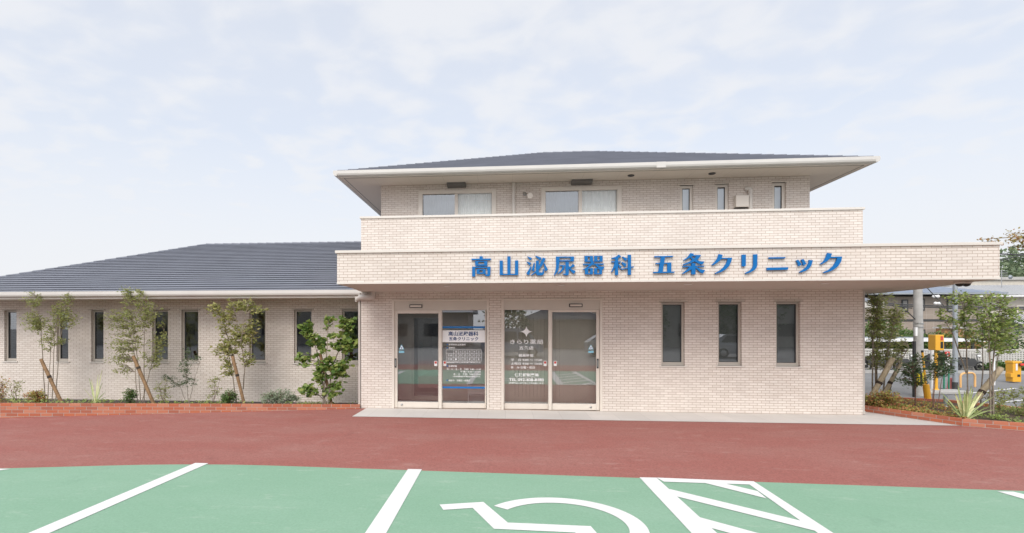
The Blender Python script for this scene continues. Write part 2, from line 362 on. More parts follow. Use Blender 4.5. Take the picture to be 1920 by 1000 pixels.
# rounded transition of the green edge
bz = []
for i in range(9):
    u = i / 8; p0 = gk + dl * 1.2; p2 = gk + dr * 1.2
    bz.append(p0 * (1 - u) ** 2 + gk * 2 * u * (1 - u) + p2 * u * u)
sheet('parking_bay', [(GL.x, GL.y)] + [(p.x, p.y) for p in bz] + [(GR.x, GR.y), (GR.x, 1.9), (GL.x, 1.0)], -.005, M['green'])
def mark(name, polys, z=0.0):
    mb = MB()
    for pl in polys: mb.add([(p[0], p[1], z) for p in pl], [list(range(len(pl)))])
    return struct(recalc_up(mb.build(name, M['roadwhite'])))
def gline(pa, pb, wid, ext=0.0):
    a_, b_ = G(*pa), G(*pb); d = (b_ - a_).normalized(); a_ = a_; b_ = b_ + d * ext
    q = Vector((-d.y, d.x, 0)) * wid / 2
    return [a_ + q, b_ + q, b_ - q, a_ - q]
def gpoly(pts): return [G(*p) for p in pts]
def bayline(xt0, xt1, yt, xb0, xb1, yb):                # top edge px, then another row; continue to the back of the bay
    a0, a1, b0, b1 = G(xt0, yt), G(xt1, yt + (xt1 - xt0) * .02), G(xb0, yb), G(xb1, yb)
    d0, d1 = (b0 - a0).normalized(), (b1 - a1).normalized()
    return [a0, a1, a1 + d1 * 5.2, a0 + d0 * 5.2]
mark('bay_line', [bayline(366, 391, 868.2, 52, 92, 1000)])
mark('bay_line', [bayline(765, 791, 879.6, 684, 724, 1000)])
mark('bay_line', [bayline(-28, 20, 878.5, -400, -330, 925)])
mark('bay_line', [bayline(1870, 1900, 921.5, 1990, 2040, 956)])
z24 = lambda u, v: G(800 + u / 2.4, 860 + v / 2.4)
# hatched bay: two side lines, the front bar and slanting stripes
hl0, hl1 = bayline(1199, 1231, 895.2, 1297, 1345, 1000), bayline(1396, 1413, 902.2, 1534, 1563, 1000)
mark('hatched_bay_marking', [hl0])
mark('hatched_bay_marking', [hl1], .0003)
mark('hatched_bay_marking', [gpoly([(1231, 895.8), (1396, 902.2), (1412, 909), (1245, 903.5)])], .0006)
st = [[z24(*q) for q in ((1240, 107), (1345, 113), (1490, 147), (1530, 180))],
      [z24(*q) for q in ((1072, 136), (1100, 139), (1700, 284), (1750, 326), (1106, 166))]]
for k in range(1, 4):                                     # further stripes at the same spacing toward the viewer
    base = [Vector(p) for p in st[1]]
    d = Vector((0, -.93 * k, 0)); st.append([p + d for p in base])
mark('hatched_bay_marking', st, .0009)
# wheelchair symbol (painted, lying on the green coating)
arm = [z24(*q) for q in ((58, 207), (255, 195), (365, 288), (738, 304), (800, 372), (712, 372), (668, 333), (303, 316), (207, 222), (75, 231))]
wc = Vector((.542, 5.318, 0)); ring = []
for k in range(61):
    an = R(144 - 4.4 * k); d = Vector((math.cos(an), math.sin(an), 0)); ring.append((wc + d * .826, wc + d * .645))
mark('wheelchair_symbol', [arm] + [[ring[i][0], ring[i + 1][0], ring[i + 1][1], ring[i][1]] for i in range(60)])
AP = [G(660, 780.8), G(687, 765.2), Vector((-3.3, 12.65, 0)), Vector((8.3, 13.3, 0)), Vector((8.17, 12.98, 0)), G(1802, 798)]
sheet('paving_apron', [(p.x, p.y) for p in AP], -.0035, M['apron'])

# ------------------------------------------------------------------ CLINIC BUILDING
FY, CY_, UY, WY = 12.5, 10.67, 14.56, 14.15            # facade, canopy front, upper wall, wing wall
X0, X1 = -3.44, 7.84
bld = thing('clinic_building', 'two storey beige tiled clinic with flat entrance canopy, balcony and long low left wing', 'building', (2, 17, 0))
def wall_mb(mb, Y, x0, x1, z0, z1, ops, th=.16):
    xs = sorted({x0, x1, *[o[0] for o in ops], *[o[1] for o in ops]}); zs = sorted({z0, z1, *[o[2] for o in ops], *[o[3] for o in ops]})
    for i in range(len(xs) - 1):
        for k in range(len(zs) - 1):
            cx, cz = (xs[i] + xs[i + 1]) / 2, (zs[k] + zs[k + 1]) / 2
            if any(o[0] < cx < o[1] and o[2] < cz < o[3] for o in ops): continue
            a, b, c, d = xs[i], xs[i + 1], zs[k], zs[k + 1]
            mb.quad((a, Y, c), (b, Y, c), (b, Y, d), (a, Y, d)); mb.quad((b, Y + th, c), (a, Y + th, c), (a, Y + th, d), (b, Y + th, d))
    for (a, b, c, d) in ops:
        mb.quad((a, Y, c), (a, Y, d), (a, Y + th, d), (a, Y + th, c)); mb.quad((b, Y, d), (b, Y, c), (b, Y + th, c), (b, Y + th, d))
        mb.quad((a, Y, d), (b, Y, d), (b, Y + th, d), (a, Y + th, d)); mb.quad((b, Y, c), (a, Y, c), (a, Y + th, c), (b, Y + th, c))
def rect(px0, px1, py0, py1, Y):
    pm = (px0 + px1) / 2
    return (XA(px0, Y), XA(px1, Y), ZA(pm, py1, Y), ZA(pm, py0, Y))
# openings
FW = [rect(1240, 1284, 567, 686, FY), rect(1346, 1391, 566.5, 686, FY), rect(1455, 1500.5, 566, 687.5, FY)]
D1, D2 = rect(735, 917, 562, 770, FY), rect(940, 1129.5, 560.5, 772, FY)
D1 = (D1[0], D1[1], 0, D1[3]); D2 = (D2[0], D2[1], 0, D2[3])
wx = [(8, 31), (106, 128), (171, 194), (285, 315), (340, 372), (467, 498), (551, 585), (641, 676)]
wz0, wz1 = ZA(330, 679.5, WY), ZA(330, 581.5, WY)
WW = [(XA(a, WY), XA(b, WY), wz0, wz1) for a, b in wx]
for i in range(3): WW.append((XA(8, WY) - 1.35 * (i + 1) - .4, XA(8, WY) - 1.35 * (i + 1), wz0, wz1))
UW = [rect(786, 929, 357.5, 412, UY), rect(1016, 1164, 351.5, 408, UY)]
US = [rect(1275, 1300, 347.5, 402, UY), rect(1341, 1366.5, 345, 402, UY), rect(1448, 1473.5, 342, 400, UY)]
mb = MB(); wall_mb(mb, FY, X0, X1, -.03, 2.80, FW + [D1, D2])
mb.box(X0, X0 + .16, FY + .16, 24, -.03, 3.6); mb.box(X1 - .16, X1, FY + .16, 24, -.03, 3.6); mb.box(X0 + .16, X1 - .16, 23.84, 24, -.03, 3.6)
mb.build('wall', M['tile'], bld)
mb = MB(); wall_mb(mb, UY, X0, X1, 3.3, 5.86, UW + US)
mb.box(X0, X0 + .16, UY + .16, 24, 3.6, 5.86); mb.box(X1 - .16, X1, UY + .16, 24, 3.6, 5.86); mb.box(X0 + .16, X1 - .16, 23.84, 24, 3.6, 5.86)
mb.build('upper_wall', M['tile'], bld)
# wing walls
WL = -15.6
mb = MB(); wall_mb(mb, WY, WL, X0, -.13, 2.72, WW)
mb.box(WL, WL + .16, WY + .16, 23.4, -.13, 2.72); mb.box(WL + .16, X0, 23.24, 23.4, -.13, 2.72)
mb.build('wing_wall', M['tile'], bld)
MB().box(WL - .015, X0, WY - .03, WY + .1, -.5, -.13).build('foundation', M['base'], bld)
# balcony parapet over the ground floor wall, canopy
PZ, CT, CB = 4.57, 3.50, 2.815
mb = MB(); mb.box(X0, X1, FY, FY + .16, 2.80, PZ - .05); mb.box(X0, X0 + .16, FY + .16, UY, 3.6, PZ - .05); mb.box(X1 - .16, X1, FY + .16, UY, 3.6, PZ - .05)
mb.build('balcony_parapet', M['tile'], bld)
mb = MB(); mb.box(X0 - .03, X1 + .03, FY - .03, FY + .19, PZ - .05, PZ); mb.box(X0 - .03, X0 + .19, FY + .19, UY - .003, PZ - .05, PZ); mb.box(X1 - .19, X1 + .03, FY + .19, UY - .003, PZ - .05, PZ)
mb.build('parapet_cap', M['trim'], bld, .004)
MB().box(X0 + .16, X1 - .16, FY + .16, UY, 3.40, 3.46).build('balcony_floor', M['concrete'], bld)
CX1 = 9.06
mb = MB(); mb.box(X0, CX1, CY_, CY_ + .14, CB + .035, CT - .055)
mb.box(X0, X0 + .14, CY_ + .14, FY - .002, CB + .035, CT - .055); mb.box(CX1 - .14, CX1, CY_ + .14, FY + 2.4, CB + .035, CT - .055)
mb.box(X1 + .003, CX1 - .14, FY + 2.26, FY + 2.4, CB + .035, CT - .055)
mb.build('canopy_fascia', M['tile'], bld)
mb = MB(); mb.box(X0 - .035, CX1 + .035, CY_ - .035, CY_ + .18, CT - .055, CT); mb.box(X0 - .035, X0 + .17, CY_ + .18, FY - .004, CT - .055, CT)
mb.box(CX1 - .17, CX1 + .035, CY_ + .18, FY + 2.43, CT - .055, CT)
mb.build('canopy_cap', M['trim'], bld, .004)
mb = MB(); mb.box(X0 - .006, CX1 + .006, CY_ - .006, CY_ + .05, CB, CB + .035); mb.box(X0 - .006, X0 + .05, CY_ + .05, FY - .003, CB, CB + .035); mb.box(CX1 - .05, CX1 + .006, CY_ + .05, FY + 2.406, CB, CB + .035)
mb.build('canopy_drip_edge', M['trim'], bld)
mb = MB()
zf, zb = CB + .012, 2.757
mb.add([(X0 + .05, CY_ + .05, zf), (CX1 - .05, CY_ + .05, zf), (CX1 - .05, FY - .001, zb), (X0 + .05, FY - .001, zb)], [[0, 1, 2, 3]])
mb.add([(X1 + .002, FY - .001, zb), (CX1 - .05, FY - .001, zb), (CX1 - .05, FY + 2.3, zb - .01), (X1 + .002, FY + 2.3, zb - .01)], [[0, 1, 2, 3]])
mb.add([(X0 + .05, CY_ + .05, zf + .1), (CX1 - .05, CY_ + .05, zf + .1), (CX1 - .05, FY - .001, zf + .1), (X0 + .05, FY - .001, zf + .1)], [[3, 2, 1, 0]])
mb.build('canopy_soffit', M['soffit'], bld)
MB().box(X0 + .14, CX1 - .14, CY_ + .14, FY - .002, CT - .2, CT - .15).build('canopy_deck', M['concrete'], bld)
mb = MB(); mb.box(X0 + .16, X1 - .16, FY + .16, 23.84, 2.76, 2.80); mb.build('ceiling', M['room'], bld)

# hip roofs laid in courses
def hip_face(mb, e0, e1, r0, r1, step=.21, lift=.034):
    """eave e0-e1, ridge r0-r1 (seen from outside e0 left); courses overlap downwards"""
    e0, e1, r0, r1 = map(Vector, (e0, e1, r0, r1))
    nrm = (e1 - e0).cross(r0 - e0)
    if nrm.z < 0: nrm = -nrm
    nrm.normalize()
    mid = ((r0 + r1) / 2 - (e0 + e1) / 2)
    L = (mid - (e1 - e0).normalized() * mid.dot((e1 - e0).normalized())).length
    n = max(1, round(L / step))
    for i in range(n):
        u, v = i / n, (i + 1) / n
        a, b = e0.lerp(r0, u), e1.lerp(r1, u); c, d = e1.lerp(r1, v), e0.lerp(r0, v)
        dn = (e0 + (e1 - e0).normalized() * (r0 - e0).dot((e1 - e0).normalized()) - r0).normalized() * (.02 if i else 0)
        la, lb = a + nrm * lift + dn, b + nrm * lift + dn; th = nrm * .016
        mb.quad(la, lb, c, d); mb.quad(la - th, lb - th, lb, la); mb.quad(a, b, lb - th, la - th)
def hip_roof(x0, x1, y0, y1, ze, slope, name, right_gable=None):
    a = (y1 - y0) / 2; zr = ze + a * slope; ym = (y0 + y1) / 2
    rl = (x0 + a, ym, zr); rr = (x1 - a, ym, zr) if right_gable is None else (right_gable, ym, zr)
    xr = x1 if right_gable is None else right_gable
    mb = MB()
    hip_face(mb, (x0, y0, ze), (xr, y0, ze), rl, rr); hip_face(mb, (xr, y1, ze), (x0, y1, ze), rr, rl)
    hip_face(mb, (x0, y1, ze), (x0, y0, ze), rl, rl)
    if right_gable is None: hip_face(mb, (x1, y0, ze), (x1, y1, ze), rr, rr)
    o = mb.build(name, M['slate'], bld)
    # ridge and hip caps
    mb = MB()
    for p, q in [(rl, rr), ((x0, y0, ze), rl), ((x0, y1, ze), rl)] + ([((x1, y0, ze), rr), ((x1, y1, ze), rr)] if right_gable is None else []):
        p, q = Vector(p), Vector(q); k = max(2, int((q - p).length / .32))
        for j in range(k):
            s0, s1 = p.lerp(q, j / k), p.lerp(q, (j + 1) / k)
            mb.tube([s0 + Vector((0, 0, .02)), s1 + Vector((0, 0, .008))], [.036, .031], 6)
    mb.build('ridge_cap', M['slate'], o)
    return zr
EY, EO = 13.60, .92
EZ = 5.98
hip_roof(X0 - EO, X1 + EO, EY, EY + 11.4, EZ, .379, 'roof')
WEY, WEZ, WEX = 13.2, 2.855, -16.5
hip_roof(WEX, 0, WEY, WEY + 11.06, WEZ, .379, 'wing_roof', right_gable=X0 - .003)
# eave gutters, soffits
def eave(x0, x1, y0, y1, zt, gh, wallY, wx0, wx1, sz, parent, right=True):
    gd = .11
    prof = [(0, 0), (-.05, 0), (-.085, .02), (-.10, .06), (-.10, gh), (-.085, gh), (0, gh)]      # y outwards, z
    mb = MB()
    zb = zt - gh
    xr = x1 + .10 if right else x1
    mb.prism([(x0 - .10 if False else x0, y0 + p[0], zb + p[1]) for p in prof], (x1 - x0, 0, 0))
    if True:
        mb.prism([(x0 + p[0], y0 - .1, zb + p[1]) for p in prof], (0, y1 - y0 + .1, 0))
    if right: mb.prism([(x1 - p[0], y0 - .1, zb + p[1]) for p in prof], (0, y1 - y0 + .1, 0))
    recalc(mb.build('gutter', M['gutter'], parent))
    mb = MB(); mb.box(x0, x1, y0 + .003, y0 + .03, sz - .01, zb + .03); mb.box(x0 + .003, x0 + .03, y0 + .03, y1, sz - .01, zb + .03)
    if right: mb.box(x1 - .03, x1 - .003, y0 + .03, y1, sz - .01, zb + .03)
    mb.build('fascia_board', M['trim'], parent)
    mb = MB(); mb.box(x0 + .03, x1 - .03, y0 + .03, wallY - .001, sz, sz + .02); mb.box(x0 + .03, wx0 - .001, wallY - .001, y1, sz, sz + .02)
    if right: mb.box(wx1 + .001, x1 - .03, wallY - .001, y1, sz, sz + .02)
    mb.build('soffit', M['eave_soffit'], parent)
    mb = MB(); mb.box(x0 + .12, x1 - .12, y0 + .12, y0 + .135, sz - .004, sz - .001); mb.box(x0 + .12, x0 + .135, y0 + .135, y1, sz - .004, sz - .001)
    if right: mb.box(x1 - .135, x1 - .12, y0 + .135, y1, sz - .004, sz - .001)
    mb.build('soffit_vent', M['dark'], parent)
eave(X0 - EO, X1 + EO, EY, EY + 11.4, EZ + .01, .135, UY, X0, X1, 5.845, bld)
eave(WEX, X0 - .003, WEY, WEY + 11.06, WEZ + .012, .14, WY, WL, X0, 2.685, bld, right=False)
# joint sleeve on the upper gutter
xj = XA(1240, EY - .1); MB().box(xj - .11, xj + .11, EY - .106, EY - .02, EZ - .13, EZ + .014).build('gutter_joint', M['gutter'], bld, .004)

# windows ------------------------------------------------------------
def slim_window(r, Y, fm, depth=.07, fw=.05, blind=None, sill=True, head=True):
    x0, x1, z0, z1 = r
    mb = MB(); y0, y1 = Y + depth, Y + depth + .06
    mb.box(x0 + .002, x0 + fw, y0, y1, z0 + .002, z1 - .002); mb.box(x1 - fw, x1 - .002, y0, y1, z0 + .002, z1 - .002)
    mb.box(x0 + fw, x1 - fw, y0, y1, z1 - fw, z1 - .002); mb.box(x0 + fw, x1 - fw, y0, y1, z0 + .002, z0 + fw + .025)
    w_ = mb.build('window', fm, bld)
    k = fw * .72                                            # inner casement rail, set back
    mb = MB(); a, b, c, d = x0 + fw, x1 - fw, z0 + fw + .025, z1 - fw
    mb.box(a, a + .012, y0 + .012, y1, c, d); mb.box(b - .012, b, y0 + .012, y1, c, d); mb.box(a + .012, b - .012, y0 + .012, y1, d - .012, d); mb.box(a + .012, b - .012, y0 + .012, y1, c, c + .012)
    mb.build('gasket', M['dark'], w_)
    MB().quad((a + .012, y0 + .03, c + .012), (b - .012, y0 + .03, c + .012), (b - .012, y0 + .03, d - .012), (a + .012, y0 + .03, d - .012)).build('pane', M['glass'], w_)
    if head: MB().box(x0 - .05, x1 + .05, Y - .035, Y + depth - .002, z1, z1 + .022).build('head_flashing', fm, w_)
    if sill: MB().box(x0 - .045, x1 + .045, Y - .025, Y + depth - .002, z0 - .028, z0).build('sill', M['trim'], w_)
    if blind: MB().box(x0 + .01, x1 - .01, Y + .18, Y + .19, z0 + .02, z1 - .02).build('blind', blind, w_)
for r in FW: slim_window(r, FY, M['bronze'], blind=M['screen'])  # grey blind added behind these panes to lighten the dark glass
for r in WW: slim_window(r, WY, M['bronze'])
for r in US: slim_window(r, UY, M['frame'], .05, .075, M['white'], sill=False)
for ri, r in enumerate(UW):
    x0, x1, z0, z1 = r; fw = .10; y0, y1 = UY - .03, UY + .06
    mb = MB(); mb.box(x0 - .02, x0 + fw, y0, y1, z0, z1 + .02); mb.box(x1 - fw, x1 + .02, y0, y1, z0, z1 + .02); mb.box(x0 + fw, x1 - fw, y0, y1, z1 - .085, z1 + .02); mb.box(x0 + fw, x1 - fw, y0, y1, z0, z0 + .05)
    w_ = mb.build('window', M['frame'], bld, .004)
    xm = x0 + (x1 - x0) * .49
    mb = MB(); mb.box(xm - .045, xm + .045, y0 + .02, y1 - .01, z0 + .05, z1 - .085)
    mb.build('meeting_stile', M['frame'], w_)
    MB().quad((x0 + fw, y0 + .07, z0 + .05), (xm - .045, y0 + .07, z0 + .05), (xm - .045, y0 + .07, z1 - .085), (x0 + fw, y0 + .07, z1 - .085)).build('pane', M['glass'], w_)
    MB().quad((xm + .045, y0 + .045, z0 + .05), (x1 - fw, y0 + .045, z0 + .05), (x1 - fw, y0 + .045, z1 - .085), (xm + .045, y0 + .045, z1 - .085)).build('pane', M['clearglass'], w_)
    # curtains with folds: pale sheer on the right, insect-screen grey on the left
    for (a, b, mt, nm) in ((x0 + .05, xm, M['screen'], 'blind'), (xm, x1 - .05, M['curtain'], 'curtain')):
        mb = MB(); n = 60; pv = None
        for i in range(n + 1):
            x = a + (b - a) * i / n; y = UY + .08 + .008 * math.sin(i * 1.35 + math.sin(i * .4) * 1.5)
            if pv: mb.add([(pv[0], pv[1], z0), (x, y, z0), (x, y, z1), (pv[0], pv[1], z1)], [[0, 1, 2, 3]], True)
            pv = (x, y)
        mb.build(nm, mt, w_)

# entrance doors -------------------------------------------------------
def text_mb(txt, rc, y, bold=.0):
    cu = bpy.data.curves.new('lettering', 'FONT'); cu.body = txt; cu.size = 1; cu.resolution_u = 3; cu.offset = bold
    ob = bpy.data.objects.new('lettering', cu); sc.collection.objects.link(ob)
    dg = bpy.context.evaluated_depsgraph_get(); dg.update()
    me = bpy.data.meshes.new_from_object(ob.evaluated_get(dg))
    bpy.data.objects.remove(ob); bpy.data.curves.remove(cu)
    vs = [v.co.copy() for v in me.vertices]; fs = [list(p.vertices) for p in me.polygons]
    bpy.data.meshes.remove(me)
    mb = MB()
    if not vs: return mb
    xa, xb = min(v.x for v in vs), max(v.x for v in vs); ya, yb = min(v.y for v in vs), max(v.y for v in vs)
    x0, x1, z0, z1 = rc
    mb.add([(x0 + (v.x - xa) / (xb - xa) * (x1 - x0), y, z0 + (v.y - ya) / max(yb - ya, 1e-6) * (z1 - z0)) for v in vs], fs)
    return mb
def door(r, slide_left, label):
    x0, x1, z0, z1 = r
    fy = FY - .02
    hz0 = ZA(850, 581.5, FY)                              # underside of the header
    mb = MB(); mb.box(x0, x0 + .055, fy, FY + .14, 0, z1); mb.box(x1 - .055, x1, fy, FY + .14, 0, z1)
    mb.box(x0 + .055, x1 - .055, fy, FY + .14, z1 - .03, z1)
    d = mb.build('entrance_door', M['frame'], bld, .003); d['label'] = label
    MB().box(x0 + .055, x1 - .055, FY + .0, FY + .12, hz0, z1 - .03).build('header_panel', M['panel'], d)
    return d, hz0
d1, hz = door(D1, True, 'clinic entrance with white timetable lettering on the fixed pane')
d2, _ = door(D2, False, 'pharmacy entrance with white star and telephone lettering')
def leaf(d, px0, px1, gx0, gx1, gy0, gy1, by, Y, top, name, ph=None):
    x0, x1, a, b = XA(px0, Y), XA(px1, Y), XA(gx0, Y), XA(gx1, Y)
    pm = (px0 + px1) / 2; c, e_, bz_ = ZA(pm, gy1, Y), ZA(pm, gy0, Y), max(.012, ZA(pm, by, Y))
    mb = MB(); mb.box(x0, a, Y, Y + .045, bz_, top); mb.box(b, x1, Y, Y + .045, bz_, top); mb.box(a, b, Y, Y + .045, e_, top); mb.box(a, b, Y, Y + .045, bz_, c)
    lf = mb.build(name, M['frame'], d, .003)
    MB().quad((a, Y + .022, c), (b, Y + .022, c), (b, Y + .022, e_), (a, Y + .022, e_)).build('pane', M['doorglass'], d)
    return a, b, c, e_
YS, YF = FY + .045, FY + .03
leaf(d1, 738.5, 826, 745.5, 822, 588, 754, 765, FY + .03, hz - .003, 'sliding_leaf')
leaf(d1, 826, 911.5, 829.5, 909.5, 581.8, 756, 770, FY + .08, hz - .004, 'fixed_pane_frame')
MB().box(XA(822.5, FY), XA(828, FY), FY + .0, FY + .028, .01, hz - .003).build('mullion', M['frame'], d1)
leaf(d2, 943, 1031, 946, 1028, 580.5, 757, 771, FY + .08, hz - .004, 'fixed_pane_frame')
leaf(d2, 1031, 1124, 1035.5, 1118, 585.5, 757.5, 769, FY + .03, hz - .003, 'sliding_leaf')
MB().box(XA(1028.5, FY), XA(1034, FY), FY + .0, FY + .028, .01, hz - .003).build('mullion', M['frame'], d2)
for d, pa, pb in ((d1, 768, 792), (d2, 1067, 1092)):      # motion sensor in the header
    x0, x1 = XA(pa, FY), XA(pb, FY); zc_ = ZA(pa, 574.5 if d is d1 else 573, FY)
    mb = MB(); mb.box(x0, x1, FY - .03, FY - .001, zc_ - .04, zc_ + .04); so = mb.build('motion_sensor', M['dark'], d, .006)
    MB().box(x0 + .02, x1 - .02, FY - .036, FY - .0305, zc_ - .022, zc_ + .022).build('sensor_cover', M['frame'], d)
for d, px, pyc in ((d1, 741.5, 681), (d2, 1121, 682)):     # recessed pull handle
    x = XA(px, FY); z = ZA(px, pyc, FY)
    mb = MB(); mb.box(x - .022, x + .022, FY + .018, FY + .0295, z - .11, z + .11); mb.build('handle', M['dark'], d, .004)
    MB().box(x - .010, x + .010, FY + .006, FY + .018, z - .075, z + .075).build('handle_grip', M['chrome'], d)
for d, px, pyc in ((d1, 753, 759), (d2, 1108, 764)):      # bottom lock
    x = XA(px, FY); z = ZA(px, pyc, FY)
    MB().lathe((x, FY + .012, z), [(.024, 0), (.026, .008), (.026, .0175)], 14, 'y').build('lock', M['chrome'], d)
def film(d, px0, px1, py0, py1, Y, mt, name='film_strip', off=0.0):
    r = rect(px0, px1, py0, py1, Y)
    MB().box(r[0], r[1], Y - .004 - off, Y - .002 - off, r[2], r[3]).build(name, mt, d)
TY = FY + .098                                             # lettering just in front of the fixed panes
film(d1, 829.7, 909.3, 612, 615.8, TY, M['bluefilm']); film(d1, 829.7, 909.3, 619.6, 642, TY, M['letterwhite'], 'name_panel'); film(d1, 829.7, 909.3, 725.2, 728.6, TY, M['bluefilm'])
def z3(u, v): return 820 + u / 6.25, 590 + v / 6.25
def z4(u, v): return 940 + u / 6.67, 590 + v / 6.67
def lett(d, zf_, txt, u0, u1, v0, v1, mt=None, off=0.0, bold=.012):
    (a, b), (c, e_) = zf_(u0, v0), zf_(u1, v1); r = rect(a, c, b, e_, TY)
    text_mb(txt, r, TY - .006 - off, bold).build('lettering', mt or M['letterwhite'], d)
lett(d1, z3, '高山泌尿器科', 130, 480, 198, 250, M['navy'], .002, .02); lett(d1, z3, '五条クリニック', 135, 480, 262, 306, M['navy'], .002, .02)
lett(d1, z3, '診療科目 泌尿器科', 135, 332, 341, 363); lett(d1, z3, '診療日', 135, 205, 380, 401)
lett(d1, z3, '月', 208, 228, 424, 448)
for k, ch in enumerate('火水木金土'): lett(d1, z3, ch, 262 + k * 53.5, 282 + k * 53.5, 424, 448)
lett(d1, z3, '午前', 120, 178, 467, 489); lett(d1, z3, '午後', 120, 178, 512, 534)
for k in range(6): lett(d1, z3, '○', 206 + k * 53.5, 230 + k * 53.5, 467, 490, bold=.03)
for k, ch in enumerate('●○○×○×'): lett(d1, z3, ch, 206 + k * 53.5 + (3 if ch == '×' else 0), 230 + k * 53.5 - (3 if ch == '×' else 0), 511, 534, bold=.03)
mbt = MB()
def tl(u0, u1, v0, v1):
    (a, b), (c, e_) = z3(u0, v0), z3(u1, v1); r = rect(a, c, b, e_, TY); mbt.box(r[0], r[1], TY - .005, TY - .003, r[2], r[3])
for v in (412, 455, 500, 543): tl(103, 518, v, v + 3.2)
for u in (103, 190, 245, 297, 350, 405, 458, 514.5): tl(u, u + 3.2, 415.5, 543)
mbt.build('timetable_grid', M['letterwhite'], d1)
lett(d1, z3, '※●印は当院医師による予約診療専門外来です。', 103, 512, 552, 569, bold=.03)
lett(d1, z3, '診療時間', 135, 228, 594, 616)
lett(d1, z3, '月・火・水・金　午前/  9:00〜13:00', 110, 510, 629, 652); lett(d1, z3, '午後/14:00〜17:00', 270, 510, 658, 681); lett(d1, z3, '木・土　午前/  9:00〜13:00', 187, 510, 687, 710)
lett(d1, z3, '※受付時間は診療時間の30分前までです。', 180, 506, 718, 735, bold=.03); lett(d1, z3, '休診日　日曜日・祝祭日', 135, 382, 762, 784)
for u, v in ((117, 351), (117, 390), (117, 603), (115, 771)):
    a, b = z3(u, v); film(d1, a - 1.1, a + 1.1, b - 1.1, b + 1.1, TY, M['bluefilm'], 'bullet_mark')
lett(d2, z4, 'きらり薬局', 110, 520, 312, 370, bold=.004); lett(d2, z4, '五条店', 222, 405, 396, 440); lett(d2, z4, '開局時間', 220, 400, 495, 530)
lett(d2, z4, '平　日 9:00 〜 17:00', 118, 510, 554, 584); lett(d2, z4, '土曜日 9:00 〜 13:00', 118, 510, 599, 629); lett(d2, z4, '休　み 日曜・祝日', 118, 415, 646, 677)
lett(d2, z4, '保険調剤薬局', 165, 465, 735, 775, bold=.02); lett(d2, z4, 'TEL 092-408-8183', 97, 530, 799, 834, bold=.02); lett(d2, z4, '（時間外はこの番号にて対応致します）', 92, 535, 847, 870)
mb = MB(); cx, cy = z4(313, 215); c_ = P(cx, cy, TY); ra, rb = P(z4(390, 215)[0], cy, TY).x - c_.x, c_.z - P(cx, z4(313, 288)[1], TY).z
pts = []
for k in range(4):
    for j in range(7):
        a0 = k * math.pi / 2; u = j / 7; p0 = Vector((math.cos(a0), math.sin(a0))); p1 = Vector((math.cos(a0 + math.pi / 2), math.sin(a0 + math.pi / 2)))
        q = p0 * (1 - u) ** 2 + (p0 + p1) * .09 * 2 * u * (1 - u) + p1 * u * u
        pts.append((c_.x + q.x * ra, TY - .005, c_.z + q.y * rb))
mb.add(pts, [list(range(len(pts)))]); mb.build('star_emblem', M['letterwhite'], d2)
# stickers on the sliding glass
SY = FY + .048
for d, px, py in ((d1, 753, 651), (d2, 1108, 651)):
    a, b, c = P(px - 5, py + 4.5, SY), P(px + 5, py + 4.5, SY), P(px, py - 5, SY)
    MB().quad(a, b, c).build('warning_sticker', M['skyfilm'], d)
    a, b, c = P(px - 3.4, py + 3.6, SY - .001), P(px + 3.4, py + 3.6, SY - .001), P(px, py - 3.2, SY - .001)
    MB().quad(a, b, c).build('warning_sticker', M['letterwhite'], d)
    film(d, px - .9, px + .9, py + .2, py + 3, SY, M['bluefilm'], 'warning_sticker', -.001)
    film(d, px - 5, px + 5, py + 7, py + 11, SY, M['skyfilm'], 'push_sticker', -.001)
for d, pxs in ((d1, (817, 834)), (d2, (1022, 1041))):
    for px in pxs:
        yy = SY if abs(px - 817) < 2 or px == 1041 else TY
        film(d, px - 2.8, px + 2.8, 677, 686.5, yy, M['white'], 'notice_sticker')
        film(d, px - 1.9, px + 1.9, 678, 682, yy, M['redfilm'], 'notice_sticker', .0025)
# inside: floor, vestibule wall with inner sliding doors
MB().box(X0 + .16, X1 - .16, FY + .16, 23.84, -.02, .006).build('interior_floor', M['roomfloor'], bld)
VY = 14.0
mb = MB(); io = [(XA(772, VY), XA(826, VY), .006, 2.25), (XA(960, VY), XA(1060, VY), .006, 2.25)]
wall_mb(mb, VY, X0 + .16, X1 - .16, .006, 2.76, io, .1); mb.box(2.2 - .05, 2.2 + .05, FY + .16, VY, .006, 2.76) if False else None
xm = (D1[1] + D2[0]) / 2; mb.box(xm - .05, xm + .05, FY + .162, VY, .006, 2.76)
mb.build('interior_wall', M['room'], bld)
for (a, b, c, e_) in io:
    mb = MB(); mb.box(a, a + .06, VY - .02, VY + .05, c, e_); mb.box(b - .06, b, VY - .02, VY + .05, c, e_); mb.box(a + .06, b - .06, VY - .02, VY + .05, e_ - .08, e_); mb.box(a + .06, b - .06, VY - .02, VY + .05, c, c + .1)
    k = mb.build('inner_door', M['frame'], bld)
    MB().quad((a + .06, VY + .02, c + .1), (b - .06, VY + .02, c + .1), (b - .06, VY + .02, e_ - .08), (a + .06, VY + .02, e_ - .08)).build('pane', M['doorglass'], k)

